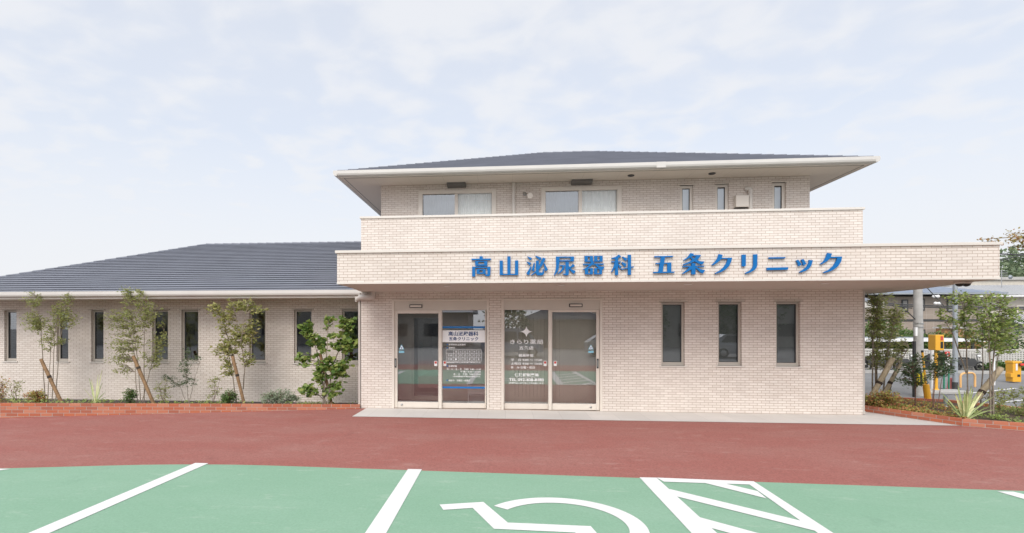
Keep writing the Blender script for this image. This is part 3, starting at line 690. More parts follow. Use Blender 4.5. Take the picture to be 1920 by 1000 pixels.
# things fixed to the building --------------------------------------------------
def pipe(pts, r, name='downpipe'): return MB().tube(pts, r, 12).build(name, M['pipe'], bld)
dp = XA(678, FY - .05)
mb = MB(); xL = X0 - .05
mb.tube([(xL, FY + .05, 2.75), (xL, FY + .05, .05)], .035, 12); mb.tube([(xL, FY + .05, .02), (xL, FY + .05, .1)], .042, 12); mb.build('downpipe', M['pipe'], bld)
e0, e1 = P(668, 560, 12.30), P(704, 553, 12.33)
mb = MB(); mb.tube([P(669, 562, 12.55), P(676, 558, 12.40), P(690, 557.5, 12.38), P(702, 556, 12.38)], [.05, .065, .075, .07], 14); mb.tube([P(700, 560, 12.38), P(700, 546, 12.38)], [.07, .055], 14)
mb.tube([P(669, 566, 12.55), P(669, 556, 12.55)], .045, 12); mb.build('rainwater_elbow', M['pipe'], bld)
xR = X1 + .05
mb = MB(); mb.tube([(xR, FY + .08, 2.72), (xR, FY + .08, .06)], .035, 12); mb.tube([(xR, FY + .08, .005), (xR, FY + .08, .07)], .05, 12); mb.build('downpipe', M['pipe'], bld)
xd = XA(963, UY - .05); mb = MB(); mb.tube([(xd, UY - .045, 5.84), (xd, UY - .045, 3.47)], .042, 12); mb.build('downpipe', M['trim'], bld)
for px0, px1, py in ((838, 873, 348), (1072, 1111, 342)):
    Yv = UY - .16; a, b, z = XA(px0, Yv), XA(px1, Yv), 5.80
    mb = MB(); mb.prism([(a, UY - .002, 5.842), (a, Yv - .05, 5.842), (a, Yv - .03, 5.78), (a, UY - .002, 5.74)], (b - a, 0, 0)); recalc(mb.build('vent_hood', M['hood'], bld))
for px, py in ((1183, 332.5), (1335, 328.5)):
    Yl = 14.1; x = XA(px, Yl); MB().lathe((x, Yl, 5.845), [(.085, 0), (.085, -.02), (.065, -.028), (.06, -.02)], 18).build('eave_light', M['dark'], bld)
for px, py in ((838, 541), (1052, 539), (1290, 537), (1547, 535.5)):
    Yl = 11.25; x = XA(px, Yl); z = zf + (zb - zf) * (Yl - CY_) / (FY - CY_); MB().lathe((x, Yl, z), [(.075, -.001), (.075, -.006), (.05, -.007)], 18).build('downlight', M['white'], bld)
# twin dome cameras under the right end of the canopy
for px in (1799.5, 1812):
    Yl = 11.15; x = XA(px, Yl); z = zf + (zb - zf) * (Yl - CY_) / (FY - CY_)
    k = MB().lathe((x, Yl, z), [(.085, -.001), (.085, -.03), (.07, -.035)], 18).build('dome_camera', M['trim'], bld)
    MB().lathe((x, Yl, z - .034), [(.068, 0), (.062, -.025), (.045, -.045), (.02, -.056), (.004, -.058)], 18).build('dome', M['black'], k)
# spotlight on the upper wall
Ys = UY - .18; b0 = P(984, 364, UY - .02); b1 = P(991, 367, Ys)
mb = MB(); mb.lathe((b0.x, UY - .04, b0.z), [(.05, 0), (.05, .038)], 12, 'y'); mb.tube([b0, b1], .02, 8)
spot = mb.build('wall_spotlight', M['chrome'], bld)
dv = Vector((.25, -1, -.25)).normalized()
MB().tube([b1 - dv * .06, b1, b1 + dv * .09, b1 + dv * .16], [.03, .055, .07, .075], 14).build('lamp_head', M['frame'], spot)
# vent box and bent vent pipe
r = rect(1379, 1403, 366.5, 388.5, UY - .12)
MB().box(r[0], r[1], UY - .16, UY - .002, r[2], r[3]).build('vent_box', M['frame'], bld, .006)
MB().box(r[0] + .01, r[1] - .01, UY - .1, UY - .002, r[2] - .015, r[2] - .001).build('vent_box', M['dark'], bld)
p0 = P(1407, 358, UY - .06)
mb = MB(); mb.tube([(p0.x, UY - .06, 3.47), (p0.x, UY - .06, p0.z), (p0.x, UY - .05, p0.z + .05), (p0.x - .06, UY - .03, p0.z + .06), (p0.x - .09, UY - .002, p0.z + .06)], [.05, .05, .058, .06, .06], 12)
mb.tube([(p0.x, UY - .06, p0.z - .06), (p0.x, UY - .06, p0.z + .01)], .06, 12); mb.build('vent_pipe', M['trim'], bld)
# low rear porch roof that shows right of the corner
ry0 = 17.0; xr_ = XA(1658, ry0)
mb = MB(); mb.box(X1, xr_, ry0, ry0 + .1, ZA(1640, 577, ry0), ZA(1640, 566, ry0)); mb.box(xr_ - .1, xr_, ry0 + .1, 22, ZA(1640, 577, ry0), ZA(1640, 566, ry0)); mb.build('porch_gutter', M['gutter'], bld)
mb = MB(); zz = ZA(1640, 566, ry0); mb.quad((X1, ry0, zz + .002), (xr_, ry0, zz + .002), (xr_ - 1.2, 19.5, zz + .75), (X1, 19.5, zz + .75)); mb.quad((xr_, ry0, zz + .002), (xr_, 22, zz + .002), (xr_ - 1.2, 19.5, zz + .75)); mb.build('porch_roof', M['slate'], bld)
mb = MB(); mb.box(X1, xr_ - .6, ry0 + .6, ry0 + .75, -.02, zz - .15); mb.build('porch_wall', M['tile'], bld)

# white cabinet inside the clinic door
cab = thing('shoe_cabinet', 'low white cabinet just inside the clinic door behind the lettered pane', 'cabinet', (XA(893, 12.95), 12.95, .006))
xa, xb = XA(877, 12.76), XA(925, 12.76); zt = ZA(893, 723, 12.76)
mb = MB(); mb.box(xa - .02, xb + .02, 12.74, 13.15, zt - .03, zt); mb.build('cabinet_top', M['white'], cab, .004)
mb = MB(); mb.box(xa, xa + .03, 12.76, 13.12, .006, zt - .03); mb.box(xb - .03, xb, 12.76, 13.12, .006, zt - .03); mb.box(xa + .03, xb - .03, 13.10, 13.12, .006, zt - .03)
mb.box(xa + .03, xb - .03, 12.77, 13.10, .29, .31); mb.box(xa + .03, xb - .03, 12.77, 13.10, .02, .05); mb.build('cabinet_body', M['white'], cab)
MB().box(xa + .03, xb - .03, 12.765, 12.785, .33, zt - .05).build('cabinet_door', M['white'], cab)

# vertical blind hanging just behind the pharmacy glass
mb = MB(); xa, xb = D2[0] + .06, D2[1] - .06; n = int((xb - xa) / .085)
for k in range(n):
    x = xa + (xb - xa) * (k + .5) / n; dxx, dyy = .0424, .003
    mb.quad((x - dxx, 12.86 - dyy, .05), (x + dxx, 12.86 + dyy, .05), (x + dxx, 12.86 + dyy, hz - .02), (x - dxx, 12.86 - dyy, hz - .02))
mb.build('vertical_blind', M['blindfabric'], d2)

# ------------------------------------------------------------------ SIGN
def r4(a, b, c, d): return [(a, b), (c, b), (c, d), (a, d)]
def kuchi(a, b, c, d, e, f, g, h): return [r4(a, b, c, f), r4(a, h, c, d), r4(a, f - 1, e, h + 1), r4(g, f - 1, c, h + 1)]
GLY = [
 ('high', (870, 470, 16), [r4(465, 170, 560, 250), [(222, 245), (812, 240), (800, 285), (222, 288)]] + kuchi(335, 312, 700, 455, 428, 340, 605, 412) +
   [r4(243, 485, 335, 780), r4(243, 485, 795, 520), [(700, 485), (795, 485), (790, 720), (760, 768), (700, 770), (640, 750), (610, 712), (700, 715)]] + kuchi(380, 560, 650, 700, 465, 592, 560, 660)),
 ('mountain', (870, 470, 16), [r4(1070, 300, 1165, 735), r4(1300, 178, 1395, 735), r4(1530, 298, 1628, 732), r4(1070, 700, 1627, 735)]),
 ('seep', (980, 470, 16), [[(130, 175), (285, 225), (235, 292)], [(112, 328), (262, 375), (205, 445)], [(245, 465), (265, 485), (195, 742), (108, 692)], [(338, 362), (362, 370), (350, 615), (263, 590)],
   [(400, 303), (485, 303), (485, 640), (500, 658), (585, 655), (602, 630), (610, 548), (632, 548), (640, 600), (640, 685), (612, 728), (565, 745), (455, 745), (412, 715), (398, 675)],
   [(605, 208), (692, 238), (625, 385), (485, 585), (400, 665), (265, 750), (250, 730), (395, 610), (490, 455)], [(390, 152), (572, 222), (525, 298), (380, 180)], [(635, 380), (655, 385), (757, 570), (735, 592), (660, 618)]]),
 ('flow', (980, 470, 16), [[(1000, 180), (1108, 180), (1100, 400), (1080, 560), (1040, 640), (955, 748), (938, 740), (985, 600), (1005, 480)], r4(1000, 180, 1540, 212), [(1440, 180), (1545, 178), (1535, 325), (1440, 325)], r4(1095, 292, 1535, 325),
   [(1285, 345), (1385, 345), (1385, 690), (1365, 740), (1290, 742), (1230, 722), (1195, 690), (1285, 690)], [(1115, 435), (1275, 435), (1240, 560), (1160, 650), (1060, 708), (1045, 690), (1130, 610), (1185, 530), (1190, 465), (1115, 465)],
   [(1505, 400), (1570, 455), (1545, 480), (1430, 528), (1395, 525), (1378, 470), (1430, 485), (1480, 430)], [(1395, 500), (1430, 530), (1500, 580), (1592, 612), (1540, 702), (1480, 660), (1410, 570), (1383, 520)]]),
 ('vessel', (1085, 470, 16), kuchi(178, 160, 430, 335, 272, 188, 338, 300) + kuchi(468, 157, 720, 330, 560, 182, 628, 295) + [[(130, 398), (770, 390), (740, 425), (135, 432)], [(390, 320), (480, 340), (380, 450), (290, 520), (140, 587), (118, 572), (260, 490), (330, 410)],
   [(500, 425), (560, 430), (640, 475), (772, 485), (735, 572), (640, 572), (590, 520), (530, 470)]] + kuchi(190, 530, 428, 715, 285, 560, 342, 680) + kuchi(465, 530, 700, 715, 552, 560, 622, 680)),
 ('branch', (1085, 470, 16), [[(1205, 118), (1280, 185), (1185, 225), (1100, 240), (990, 250), (985, 225), (1110, 190)], r4(985, 324, 1262, 354), r4(1095, 210, 1185, 735), [(1085, 345), (1110, 350), (1110, 480), (1080, 530), (990, 652), (975, 642), (1050, 480)],
   [(1188, 400), (1297, 490), (1235, 545), (1190, 440)], [(1320, 178), (1470, 245), (1410, 318), (1303, 195)], [(1310, 342), (1445, 408), (1385, 492), (1283, 365)], r4(1475, 130, 1572, 728), [(1268, 552), (1655, 472), (1655, 502), (1275, 580)]]),
 ('five', (1215, 465, 16), [[(195, 248), (762, 238), (740, 275), (195, 285)], [(395, 260), (515, 260), (440, 730), (310, 730)], [(230, 455), (705, 435), (700, 470), (235, 485)], [(585, 440), (700, 440), (700, 730), (580, 730)], [(155, 722), (808, 708), (785, 745), (165, 757)]]),
 ('article', (1215, 465, 16), [[(1280, 158), (1388, 175), (1340, 240), (1250, 300), (1080, 382), (1070, 360), (1180, 290), (1250, 200)], [(1310, 218), (1595, 212), (1575, 245), (1300, 250)], [(1470, 230), (1592, 218), (1530, 310), (1450, 380), (1330, 440), (1070, 520), (1058, 490), (1250, 410), (1380, 320)],
   [(1265, 285), (1300, 270), (1370, 325), (1470, 365), (1560, 400), (1697, 410), (1630, 498), (1540, 480), (1420, 420), (1340, 370)], [(1040, 548), (1700, 535), (1685, 560), (1045, 580)], r4(1305, 460, 1425, 795), [(1250, 565), (1310, 565), (1310, 640), (1200, 705), (1040, 787), (1028, 770), (1150, 670)],
   [(1420, 565), (1470, 580), (1570, 640), (1717, 670), (1645, 767), (1560, 725), (1470, 640), (1420, 600)]]),
 ('ku', (1325, 465, 16), [[(368, 188), (485, 210), (450, 300), (420, 360), (330, 440), (180, 527), (152, 515), (240, 430), (320, 330)], [(430, 300), (768, 294), (760, 326), (420, 332)], [(640, 310), (768, 296), (740, 400), (680, 530), (580, 640), (450, 720), (270, 778), (243, 765), (400, 680), (520, 570), (600, 450)]]),
 ('ri', (1325, 465, 16), [[(1060, 205), (1180, 200), (1175, 540), (1150, 555), (1060, 555)], [(1405, 195), (1525, 190), (1520, 520), (1500, 590), (1430, 670), (1300, 740), (1170, 777), (1158, 755), (1300, 680), (1380, 600), (1405, 500)]]),
 ('ni', (1430, 465, 12), [[(145, 212), (525, 206), (495, 238), (140, 243)], [(98, 445), (578, 435), (572, 490), (100, 503)]]),
 ('small_tsu', (1430, 465, 12), [[(755, 288), (805, 265), (880, 380), (810, 412), (790, 340)], [(868, 268), (920, 250), (987, 358), (915, 395), (900, 330)], [(1050, 270), (1132, 282), (1095, 400), (1040, 470), (960, 520), (845, 558), (825, 545), (930, 480), (1000, 420), (1040, 340)]]),
 ('ku', (1430, 465, 12), [[(1465, 112), (1565, 130), (1520, 235), (1450, 300), (1320, 374), (1298, 365), (1380, 300), (1430, 210)], [(1520, 200), (1788, 194), (1780, 224), (1510, 228)], [(1690, 205), (1790, 195), (1770, 300), (1700, 410), (1600, 490), (1500, 535), (1390, 565), (1368, 550), (1500, 490), (1600, 400), (1660, 300)]]),
]
sign = thing('clinic_sign', 'raised blue Japanese lettering along the front of the tiled entrance canopy', 'sign', (XA(1230, CY_), CY_ - .03, 3.1))
for nm, (ox, oy, k), strokes in GLY:
    mb = MB(); Yl = CY_ - .05
    for i, pl in enumerate(strokes):
        y = Yl - .0004 * i
        q = [P(ox + u / k, oy + v / k, Yl) for u, v in pl]
        mb.prism([(p.x, y, p.z) for p in q], (0, .035, 0))
        if i == 0:
            c0 = sum((Vector((p.x, 0, p.z)) for p in q), Vector()) / len(q)
            mb.tube([(c0.x, CY_ - .015, c0.z), (c0.x, CY_ - .001, c0.z)], .008, 6)
    recalc(mb.build('letter', M['signblue'], sign))

# ------------------------------------------------------------------ PLANTERS
def brick_wall(name, label, line, w=.1, mat=None):
    """line: list of (x, y, z_bottom, z_top); every brick laid as geometry, one part for the courses and one for the mortar bed"""
    root = thing(name, label, 'planter', (line[0][0], line[0][1], 0))
    mb, mo = MB(), MB()
    for i in range(len(line) - 1):
        a, b = Vector(line[i][:2]), Vector(line[i + 1][:2]); L = (b - a).length; d = (b - a) / L; q = Vector((-d.y, d.x))
        zb0, zt0, zb1, zt1 = line[i][2], line[i][3], line[i + 1][2], line[i + 1][3]
        # mortar core
        vs = []
        for (p, zl, zh) in ((a, zb0, zt0), (b, zb1, zt1)):
            for s in (.004, w - .004):
                pp = p + q * s
                vs += [(pp.x, pp.y, zl), (pp.x, pp.y, zh - .006)]
        mo.add(vs, [[0, 1, 5, 4], [2, 6, 7, 3], [1, 3, 7, 5], [0, 2, 3, 1], [4, 5, 7, 6]])
        nrow = max(1, math.ceil(max(zt0 - zb0, zt1 - zb1) / .07)); n = max(1, round(L / .22))
        for row in range(nrow):
            off = .5 * (row % 2)
            for k in range(-1, n + 1):
                u0, u1 = (k + off) / n, (k + 1 + off) / n
                u0, u1 = max(0, u0), min(1, u1)
                if u1 - u0 < .1 / n: continue
                g = .006 / L
                u0 += g; u1 -= g
                z0a = zt0 + (zt1 - zt0) * u0 - .07 * (row + 1) + .008; z0b = zt0 + (zt1 - zt0) * u1 - .07 * (row + 1) + .008
                gb = zb0 + (zb1 - zb0) * (u0 + u1) / 2
                if z0a + .06 < gb: continue
                p0, p1 = a + d * (L * u0), a + d * (L * u1)
                j = rng.uniform(-.0015, .0015)
                o_ = q * j; o2 = q * (w + j)
                mb.add([(p0.x + o_.x, p0.y + o_.y, z0a), (p1.x + o_.x, p1.y + o_.y, z0b), (p1.x + o2.x, p1.y + o2.y, z0b), (p0.x + o2.x, p0.y + o2.y, z0a),
                        (p0.x + o_.x, p0.y + o_.y, z0a + .060), (p1.x + o_.x, p1.y + o_.y, z0b + .060), (p1.x + o2.x, p1.y + o2.y, z0b + .060), (p0.x + o2.x, p0.y + o2.y, z0a + .060)],
                       [[0, 3, 2, 1], [4, 5, 6, 7], [0, 1, 5, 4], [1, 2, 6, 5], [2, 3, 7, 6], [3, 0, 4, 7]])
    mo.build('mortar', M['mortar'], root); recalc(mb.build('brickwork', mat or M['brickunit'], root))
    return root
M['mortar'] = plain('mortar', (.42, .385, .345), .9)
M['brickunit'] = leaf_mat('red bricks', [(.47, .15, .075), (.42, .13, .07), (.35, .125, .08), (.50, .21, .13), (.44, .14, .07)], .8, 0)
brick_wall('brick_planter', 'low red brick planter edging along the left wing, taller toward its left end', [(ext.x, ext.y, -.02, .40), (pl0.x, pl0.y, -.02, .30), (pr0.x, pr0.y, -.02, .088)])
def zsoil(x):
    u = (x - pl0.x) / (pr0.x - pl0.x); return .30 + (.088 - .30) * u - .05
mb = MB(); mb.quad((ext.x, ext.y + .08, zsoil(ext.x)), (pr0.x, pr0.y + .08, zsoil(pr0.x)), (X0, WY - .032, -.16), (ext.x, WY - .032, -.2)); struct(recalc_up(mb.build('planting_soil', M['soil'])))
RF = [Vector((8.12, 13.1)), Vector((8.92, 11.30)), Vector((9.68, 10.88)), Vector((13.6, 8.75))]
RBk = [Vector((8.2, 15.2)), Vector((10.9, 14.25)), Vector((11.5, 13.0)), Vector((14.6, 10.8))]
brick_wall('brick_planter', 'low red brick planter edging curving around the shrubs right of the building', [(p.x, p.y, -.02, .135) for p in RF], .1)
brick_wall('brick_planter', 'rear brick edging behind the right planter, beside the yellow barrier post', [(p.x, p.y, -.02, .13) for p in RBk], .1)
mb = MB(); pts = [(p.x, p.y + .02, .07) for p in RF] + [(p.x, p.y, .07) for p in reversed(RBk)]; mb.add(pts, [list(range(len(pts)))]); struct(recalc_up(mb.build('planting_soil', M['soil'])))

# ------------------------------------------------------------------ PLANTS
def add_leaf(mb, p, size, shape, out=None, droop=.3):
    d = Vector((rng.gauss(0, 1), rng.gauss(0, 1), rng.gauss(0, .6) - droop))
    if out is not None: d += out * 1.2
    if d.length < 1e-3: d = Vector((1, 0, 0))
    d.normalize(); n = Vector((rng.gauss(0, .7), rng.gauss(-.35, .7), .8)); s = d.cross(n)
    if s.length < 1e-3: return
    s.normalize(); L = size * rng.uniform(.65, 1.25)
    if shape == 'round':
        W = L * .5; n2 = s.cross(d).normalized(); c = p + d * L * .5
        vs = [c + d * (math.cos(k * math.pi / 4) * L * .5) + s * (math.sin(k * math.pi / 4) * W) + n2 * (.08 * L * (1 if k % 2 else -1)) for k in range(8)]
        mb.add(vs, [list(range(8))])
    else:
        W = L * (.22 if shape == 'narrow' else .3); n2 = s.cross(d) * (L * .06)
        mb.add([p, p + d * L * .45 + s * W, p + d * L, p + d * L * .45 - s * W], [[0, 1, 2, 3]])
def plant(name, label, cat, base, Y, stems, blobs, leaf, size, nper, bark='bark', rstem=.012, shape='leaf', depth=None, group=None, spread=.35, trunk='trunk', crown='crown'):
    """stems: polylines in the plane y = Y; blobs: clumps of sprays (px, py, rx, ry)"""
    b = P(base[0], base[1], Y); root = thing(name, label, cat, b, group)
    tb, lb = MB(), MB(); sp = []
    for st_ in stems:
        yo = rng.uniform(-.08, .08); pts = []
        for i, (px, py) in enumerate(st_):
            u = i / max(1, len(st_) - 1); p = P(px, py, Y); p.y += yo * 3 * u + rng.uniform(-.02, .02); pts.append(p)
        fine = []
        for i in range(len(pts) - 1):
            for k in range(5):
                u = k / 5; q = pts[i].lerp(pts[i + 1], u) + Vector((rng.uniform(-1, 1), rng.uniform(-1, 1), 0)) * .006; fine.append(q)
        fine.append(pts[-1]); n = len(fine)
        tb.tube(fine, [rstem * (1 - .75 * i / n) for i in range(n)], 6); sp += fine[n // 4:]
    m_per = Y / F / 1.0
    for (px, py, rx, ry) in blobs:
        c = P(px, py, Y); RX, RZ = rx * m_per * 1.1, ry * m_per * 1.1; RY = depth if depth else max(.1, RX * .8)
        k = max(4, int(2.6 * nper * rx * ry / 100))
        for _ in range(k):
            while True:
                v = Vector((rng.uniform(-1, 1), rng.uniform(-1, 1), rng.uniform(-1, 1)))
                if v.length < 1: break
            tip = c + Vector((v.x * RX, v.y * RY, v.z * RZ))
            near = min(sp, key=lambda q: (q - tip).length_squared + (.5 if q.z > tip.z else 0)) if sp else b
            if (tip - near).length > .03:
                mid = near.lerp(tip, .55) + Vector((0, 0, .04)); 
                L = (tip - near).length
                s0 = near if L < .55 else tip - (tip - near).normalized() * .55
                if L < .9 or rng.random() < .5: tb.tube([near, mid, tip], [rstem * .3, rstem * .22, rstem * .1], 4, False)
                mid = s0.lerp(tip, .6)
                for j in range(rng.randint(6, 10)):
                    u = rng.uniform(spread, 1); q = s0.lerp(tip, u) + Vector((rng.gauss(0, .03), rng.gauss(0, .03), rng.gauss(0, .02)))
                    add_leaf(lb, q, size, shape, (tip - s0).normalized())
            else:
                for j in range(6): add_leaf(lb, tip, size, shape)
    if tb.v: tb.build(trunk, M[bark], root)
    lb.build(crown, M[leaf], root)
    return root
LY = 13.05
plant('young_tree', 'slender multi-stemmed tree with sparse airy leaves, at the left end of the wing', 'tree', (95, 757), LY,
      [[(85, 757), (77, 650), (73, 600), (60, 545)], [(97, 757), (100, 640), (104, 580)], [(104, 757), (110, 660), (118, 590), (127, 545)], [(90, 757), (86, 690), (84, 620)]],
      [(62, 560, 18, 16), (60, 600, 22, 22), (85, 610, 24, 18), (110, 585, 20, 18), (127, 562, 10, 14), (128, 600, 22, 18), (90, 640, 18, 14), (118, 640, 14, 8)], 'leaf_nandina', .062, 5.6, rstem=.012, shape='narrow', group='young trees in front of the left wing')
plant('young_tree', 'widest slender multi-stemmed tree with feathery leaves, before the fourth wing window', 'tree', (264, 757), LY,
      [[(264, 757), (257, 670), (245, 600), (236, 535)], [(258, 757), (248, 660), (225, 590)], [(270, 757), (272, 650), (275, 590), (268, 550)], [(267, 757), (280, 680), (298, 620)]],
      [(237, 547, 11, 14), (252, 558, 24, 18), (215, 600, 24, 22), (255, 595, 34, 25), (285, 590, 22, 25), (300, 640, 18, 22), (235, 640, 35, 25), (215, 670, 20, 16), (285, 672, 24, 15), (225, 690, 14, 12)], 'leaf_nandina', .062, 5.0, rstem=.012, shape='narrow', group='young trees in front of the left wing')
plant('maple_tree', 'young maple with yellowish green leaves tied to a leaning brown stake', 'tree', (452, 758), LY,
      [[(457, 758), (436, 670), (414, 602), (400, 578)], [(443, 758), (434, 690), (446, 620), (440, 575)], [(455, 730), (462, 690), (457, 640), (472, 575)]],
      [(400, 580, 16, 13), (420, 600, 20, 20), (440, 575, 18, 12), (465, 572, 22, 13), (488, 580, 16, 8), (435, 640, 22, 25), (460, 630, 22, 22), (412, 660, 16, 18), (425, 690, 16, 14), (465, 670, 16, 14), (478, 615, 12, 20)], 'leaf_maple', .075, 4.4, rstem=.017, group='young trees in front of the left wing')
plant('round_leaf_tree', 'bushy young tree with large round green leaves beside the clinic corner', 'tree', (612, 760), 12.85,
      [[(610, 760), (602, 700), (590, 650), (576, 610)], [(614, 760), (622, 690), (640, 640), (652, 600)], [(606, 760), (612, 680), (617, 600)], [(612, 755), (595, 735), (570, 728)]],
      [(578, 615, 14, 18), (563, 672, 12, 14), (595, 645, 16, 20), (615, 690, 22, 22), (638, 640, 20, 18), (617, 606, 9, 13), (650, 608, 18, 14), (661, 648, 12, 12), (625, 730, 20, 12), (582, 732, 24, 10), (600, 705, 16, 16), (642, 700, 16, 16), (655, 682, 18, 7)],
      'leaf_round', .10, 2.3, rstem=.02, shape='round', group='young trees in front of the left wing')
plant('small_conifer', 'small dark upright shrub with spreading lower branches before the fifth wing window', 'shrub', (352, 757), LY,
      [[(353, 757), (349, 710), (352, 655)], [(350, 757), (335, 725), (305, 706)], [(355, 757), (360, 715), (368, 672)]],
      [(352, 662, 7, 10), (361, 671, 16, 6), (346, 690, 12, 15), (348, 712, 10, 12), (315, 708, 18, 6), (330, 720, 14, 6), (362, 714, 8, 7)], 'leaf_dark', .05, 7, rstem=.009, shape='narrow', trunk='stem', crown='foliage')
SHR = [('nandina_shrub', 'loose reddish green shrub at the far left edge of the planter', (4, 757), [(4, 725, 13, 24), (8, 745, 12, 10)], 'leaf_red', .055, 5, 'narrow'),
       ('nandina_shrub', 'loose green shrub second from the left edge of the planter', (33, 757), [(32, 725, 15, 15), (33, 745, 10, 10)], 'leaf_nandina', .05, 4.5, 'narrow'),
       ('rounded_shrub', 'rounded yellow and red shrub at the foot of the leftmost tree', (65, 757), [(65, 743, 22, 13), (72, 747, 16, 9)], 'leaf_red', .045, 14, 'leaf'),
       ('box_shrub', 'small round dark green box shrub left of the widest tree', (242, 757), [(242, 742, 13, 14)], 'leaf_box', .045, 22, 'leaf'),
       ('nandina_shrub', 'thin loose shrub between the widest tree and the dark upright shrub', (306, 757), [(304, 722, 16, 14), (306, 742, 14, 11)], 'leaf_nandina', .05, 4.5, 'narrow'),
       ('nandina_shrub', 'thin loose shrub on the left side of the maple', (400, 757), [(403, 720, 14, 14), (400, 742, 11, 10)], 'leaf_nandina', .05, 4.5, 'narrow'),
       ('box_shrub', 'small round dark green box shrub under the maple', (430, 757), [(430, 743, 16, 13)], 'leaf_box', .045, 22, 'leaf'),
       ('lavender_shrub', 'wide low grey-green lavender clump right of the maple', (522, 758), [(505, 745, 18, 11), (530, 742, 22, 13), (548, 748, 14, 8)], 'leaf_grey', .06, 13, 'narrow')]
for nm, lab, ba, bl, lf, sz, npr, shp in SHR:
    plant(nm, lab, 'shrub', ba, 12.9, [[ba, (b_[0], b_[1])] for b_ in bl] + [[ba, (bl[0][0] + 6, bl[0][1] - 6)]], bl, lf, sz, npr, 'redbark', .007, shp, depth=.22, trunk='stem', crown='foliage')
def strap_plant(name, label, base, tips, Y, wid=.035):
    b = P(base[0], base[1], Y); root = thing(name, label, 'plant', b)
    for (px, py, droop) in tips:
        t_ = P(px, py, Y); t_.y += rng.uniform(-.25, .2); mb = MB(); prev = None; n = 10
        side = Vector((1, rng.uniform(-.5, .5), 0)).normalized()
        for i in range(n + 1):
            u = i / n; q = b.lerp(t_, u) + Vector((0, 0, 1)) * (droop * math.sin(math.pi * u)) ; q += Vector((rng.uniform(-.002, .002), 0, 0))
            wv = wid * 1.25 * (1 - u) ** .5 * (.6 + 1.2 * u if u < .35 else 1.02) + .001
            l_, r_ = q - side * wv / 2 + Vector((0, -.006, 0)), q + side * wv / 2 + Vector((0, -.006, 0)); m_ = q + Vector((0, .006, 0))
            if prev: mb.add([prev[0], prev[1], m_, l_], [[0, 1, 2, 3]], True); mb.add([prev[1], prev[2], r_, m_], [[0, 1, 2, 3]], True)
            prev = (l_, m_, r_)
        o = mb.build('blade', M['leaf_cream'] if rng.random() < .45 else M['leaf_blade'], root)
    return root
M['leaf_cream'] = plain('cream blade', (.62, .63, .34), .5, 0, .2, 8)
M['leaf_blade'] = plain('green blade', (.36, .43, .18), .5, 0, .25, 8)
strap_plant('flax_plant', 'pale striped sword-leaved plant in the left planter', (179, 758), [(160, 710, .01), (166, 728, .02), (187, 694, 0), (196, 735, .03), (172, 712, 0), (184, 712, 0), (191, 718, .01), (177, 703, 0), (200, 744, .04), (163, 738, .03)], 12.85)
def stake(name, label, a, b, Y, r, mat='stakebrown', tie=.6, Y2=None):
    p, q = P(a[0], a[1], Y), P(b[0], b[1], Y2 or Y)
    root = thing(name, label, 'stake', p)
    pts = [p.lerp(q, i / 6) + Vector((rng.uniform(-1, 1), 0, rng.uniform(-1, 1))) * .004 for i in range(7)]
    MB().tube(pts, [r * rng.uniform(.93, 1.05) for _ in pts], 12).build('post', M[mat], root)
    c = p.lerp(q, tie); d = (q - p).normalized()
    MB().tube([c - d * .03, c + d * .03], r * 1.15, 12).build('rope_tie', M['rope'], root)
    return root
stake('tree_stake', 'leaning orange-brown wooden stake at the foot of the leftmost tree', (116, 757), (77, 674), 12.9, .045)
stake('tree_stake', 'leaning dark brown wooden stake at the widest tree', (288, 757), (250, 668), 12.9, .045, tie=.75)
stake('tree_stake', 'leaning brown wooden stake against the maple trunk', (458, 758), (436, 668), 12.88, .04)
stake('tree_stake', 'short brown stake half hidden in the round leaved tree', (622, 760), (600, 662), 12.95, .04)
# ground cover
def cover(name, poly_pts, n, mat, size, zfun):
    mb = MB()
    for _ in range(n):
        u = rng.random(); k = rng.random(); a, b, c, d = poly_pts
        p = (a.lerp(b, u)).lerp(d.lerp(c, u), k); p = Vector((p.x, p.y, zfun(p.x, k)))
        if math.sin(p.x * 2.3) + math.sin(p.x * 5.1 + 1) + rng.gauss(0, .5) < .3: continue
        for j in range(rng.randint(3, 7)): add_leaf(mb, p + Vector((rng.gauss(0, .04), rng.gauss(0, .04), rng.uniform(0, .07))), size, 'leaf', None, -.3)
    return struct(mb.build(name, mat), 'stuff')
cover('ground_cover', [Vector((ext.x, ext.y + .12)), Vector((pr0.x - .05, pr0.y + .14)), Vector((X0 - .1, WY - .25)), Vector((ext.x, WY - .25))], 700, M['leaf_bright'], .05, lambda x, k: zsoil(x) * (1 - k) - .17 * k + .02)
cover('ground_cover', [Vector((8.35, 12.8)), Vector((9.1, 11.45)), Vector((10.8, 14.0)), Vector((8.4, 15.0))], 2600, M['leaf_red'], .05, lambda x, k: .08)
cover('ground_cover', [Vector((9.1, 11.5)), Vector((13.3, 9.2)), Vector((14.2, 10.7)), Vector((10.6, 13.6))], 2600, M['leaf_bright'], .05, lambda x, k: .08)

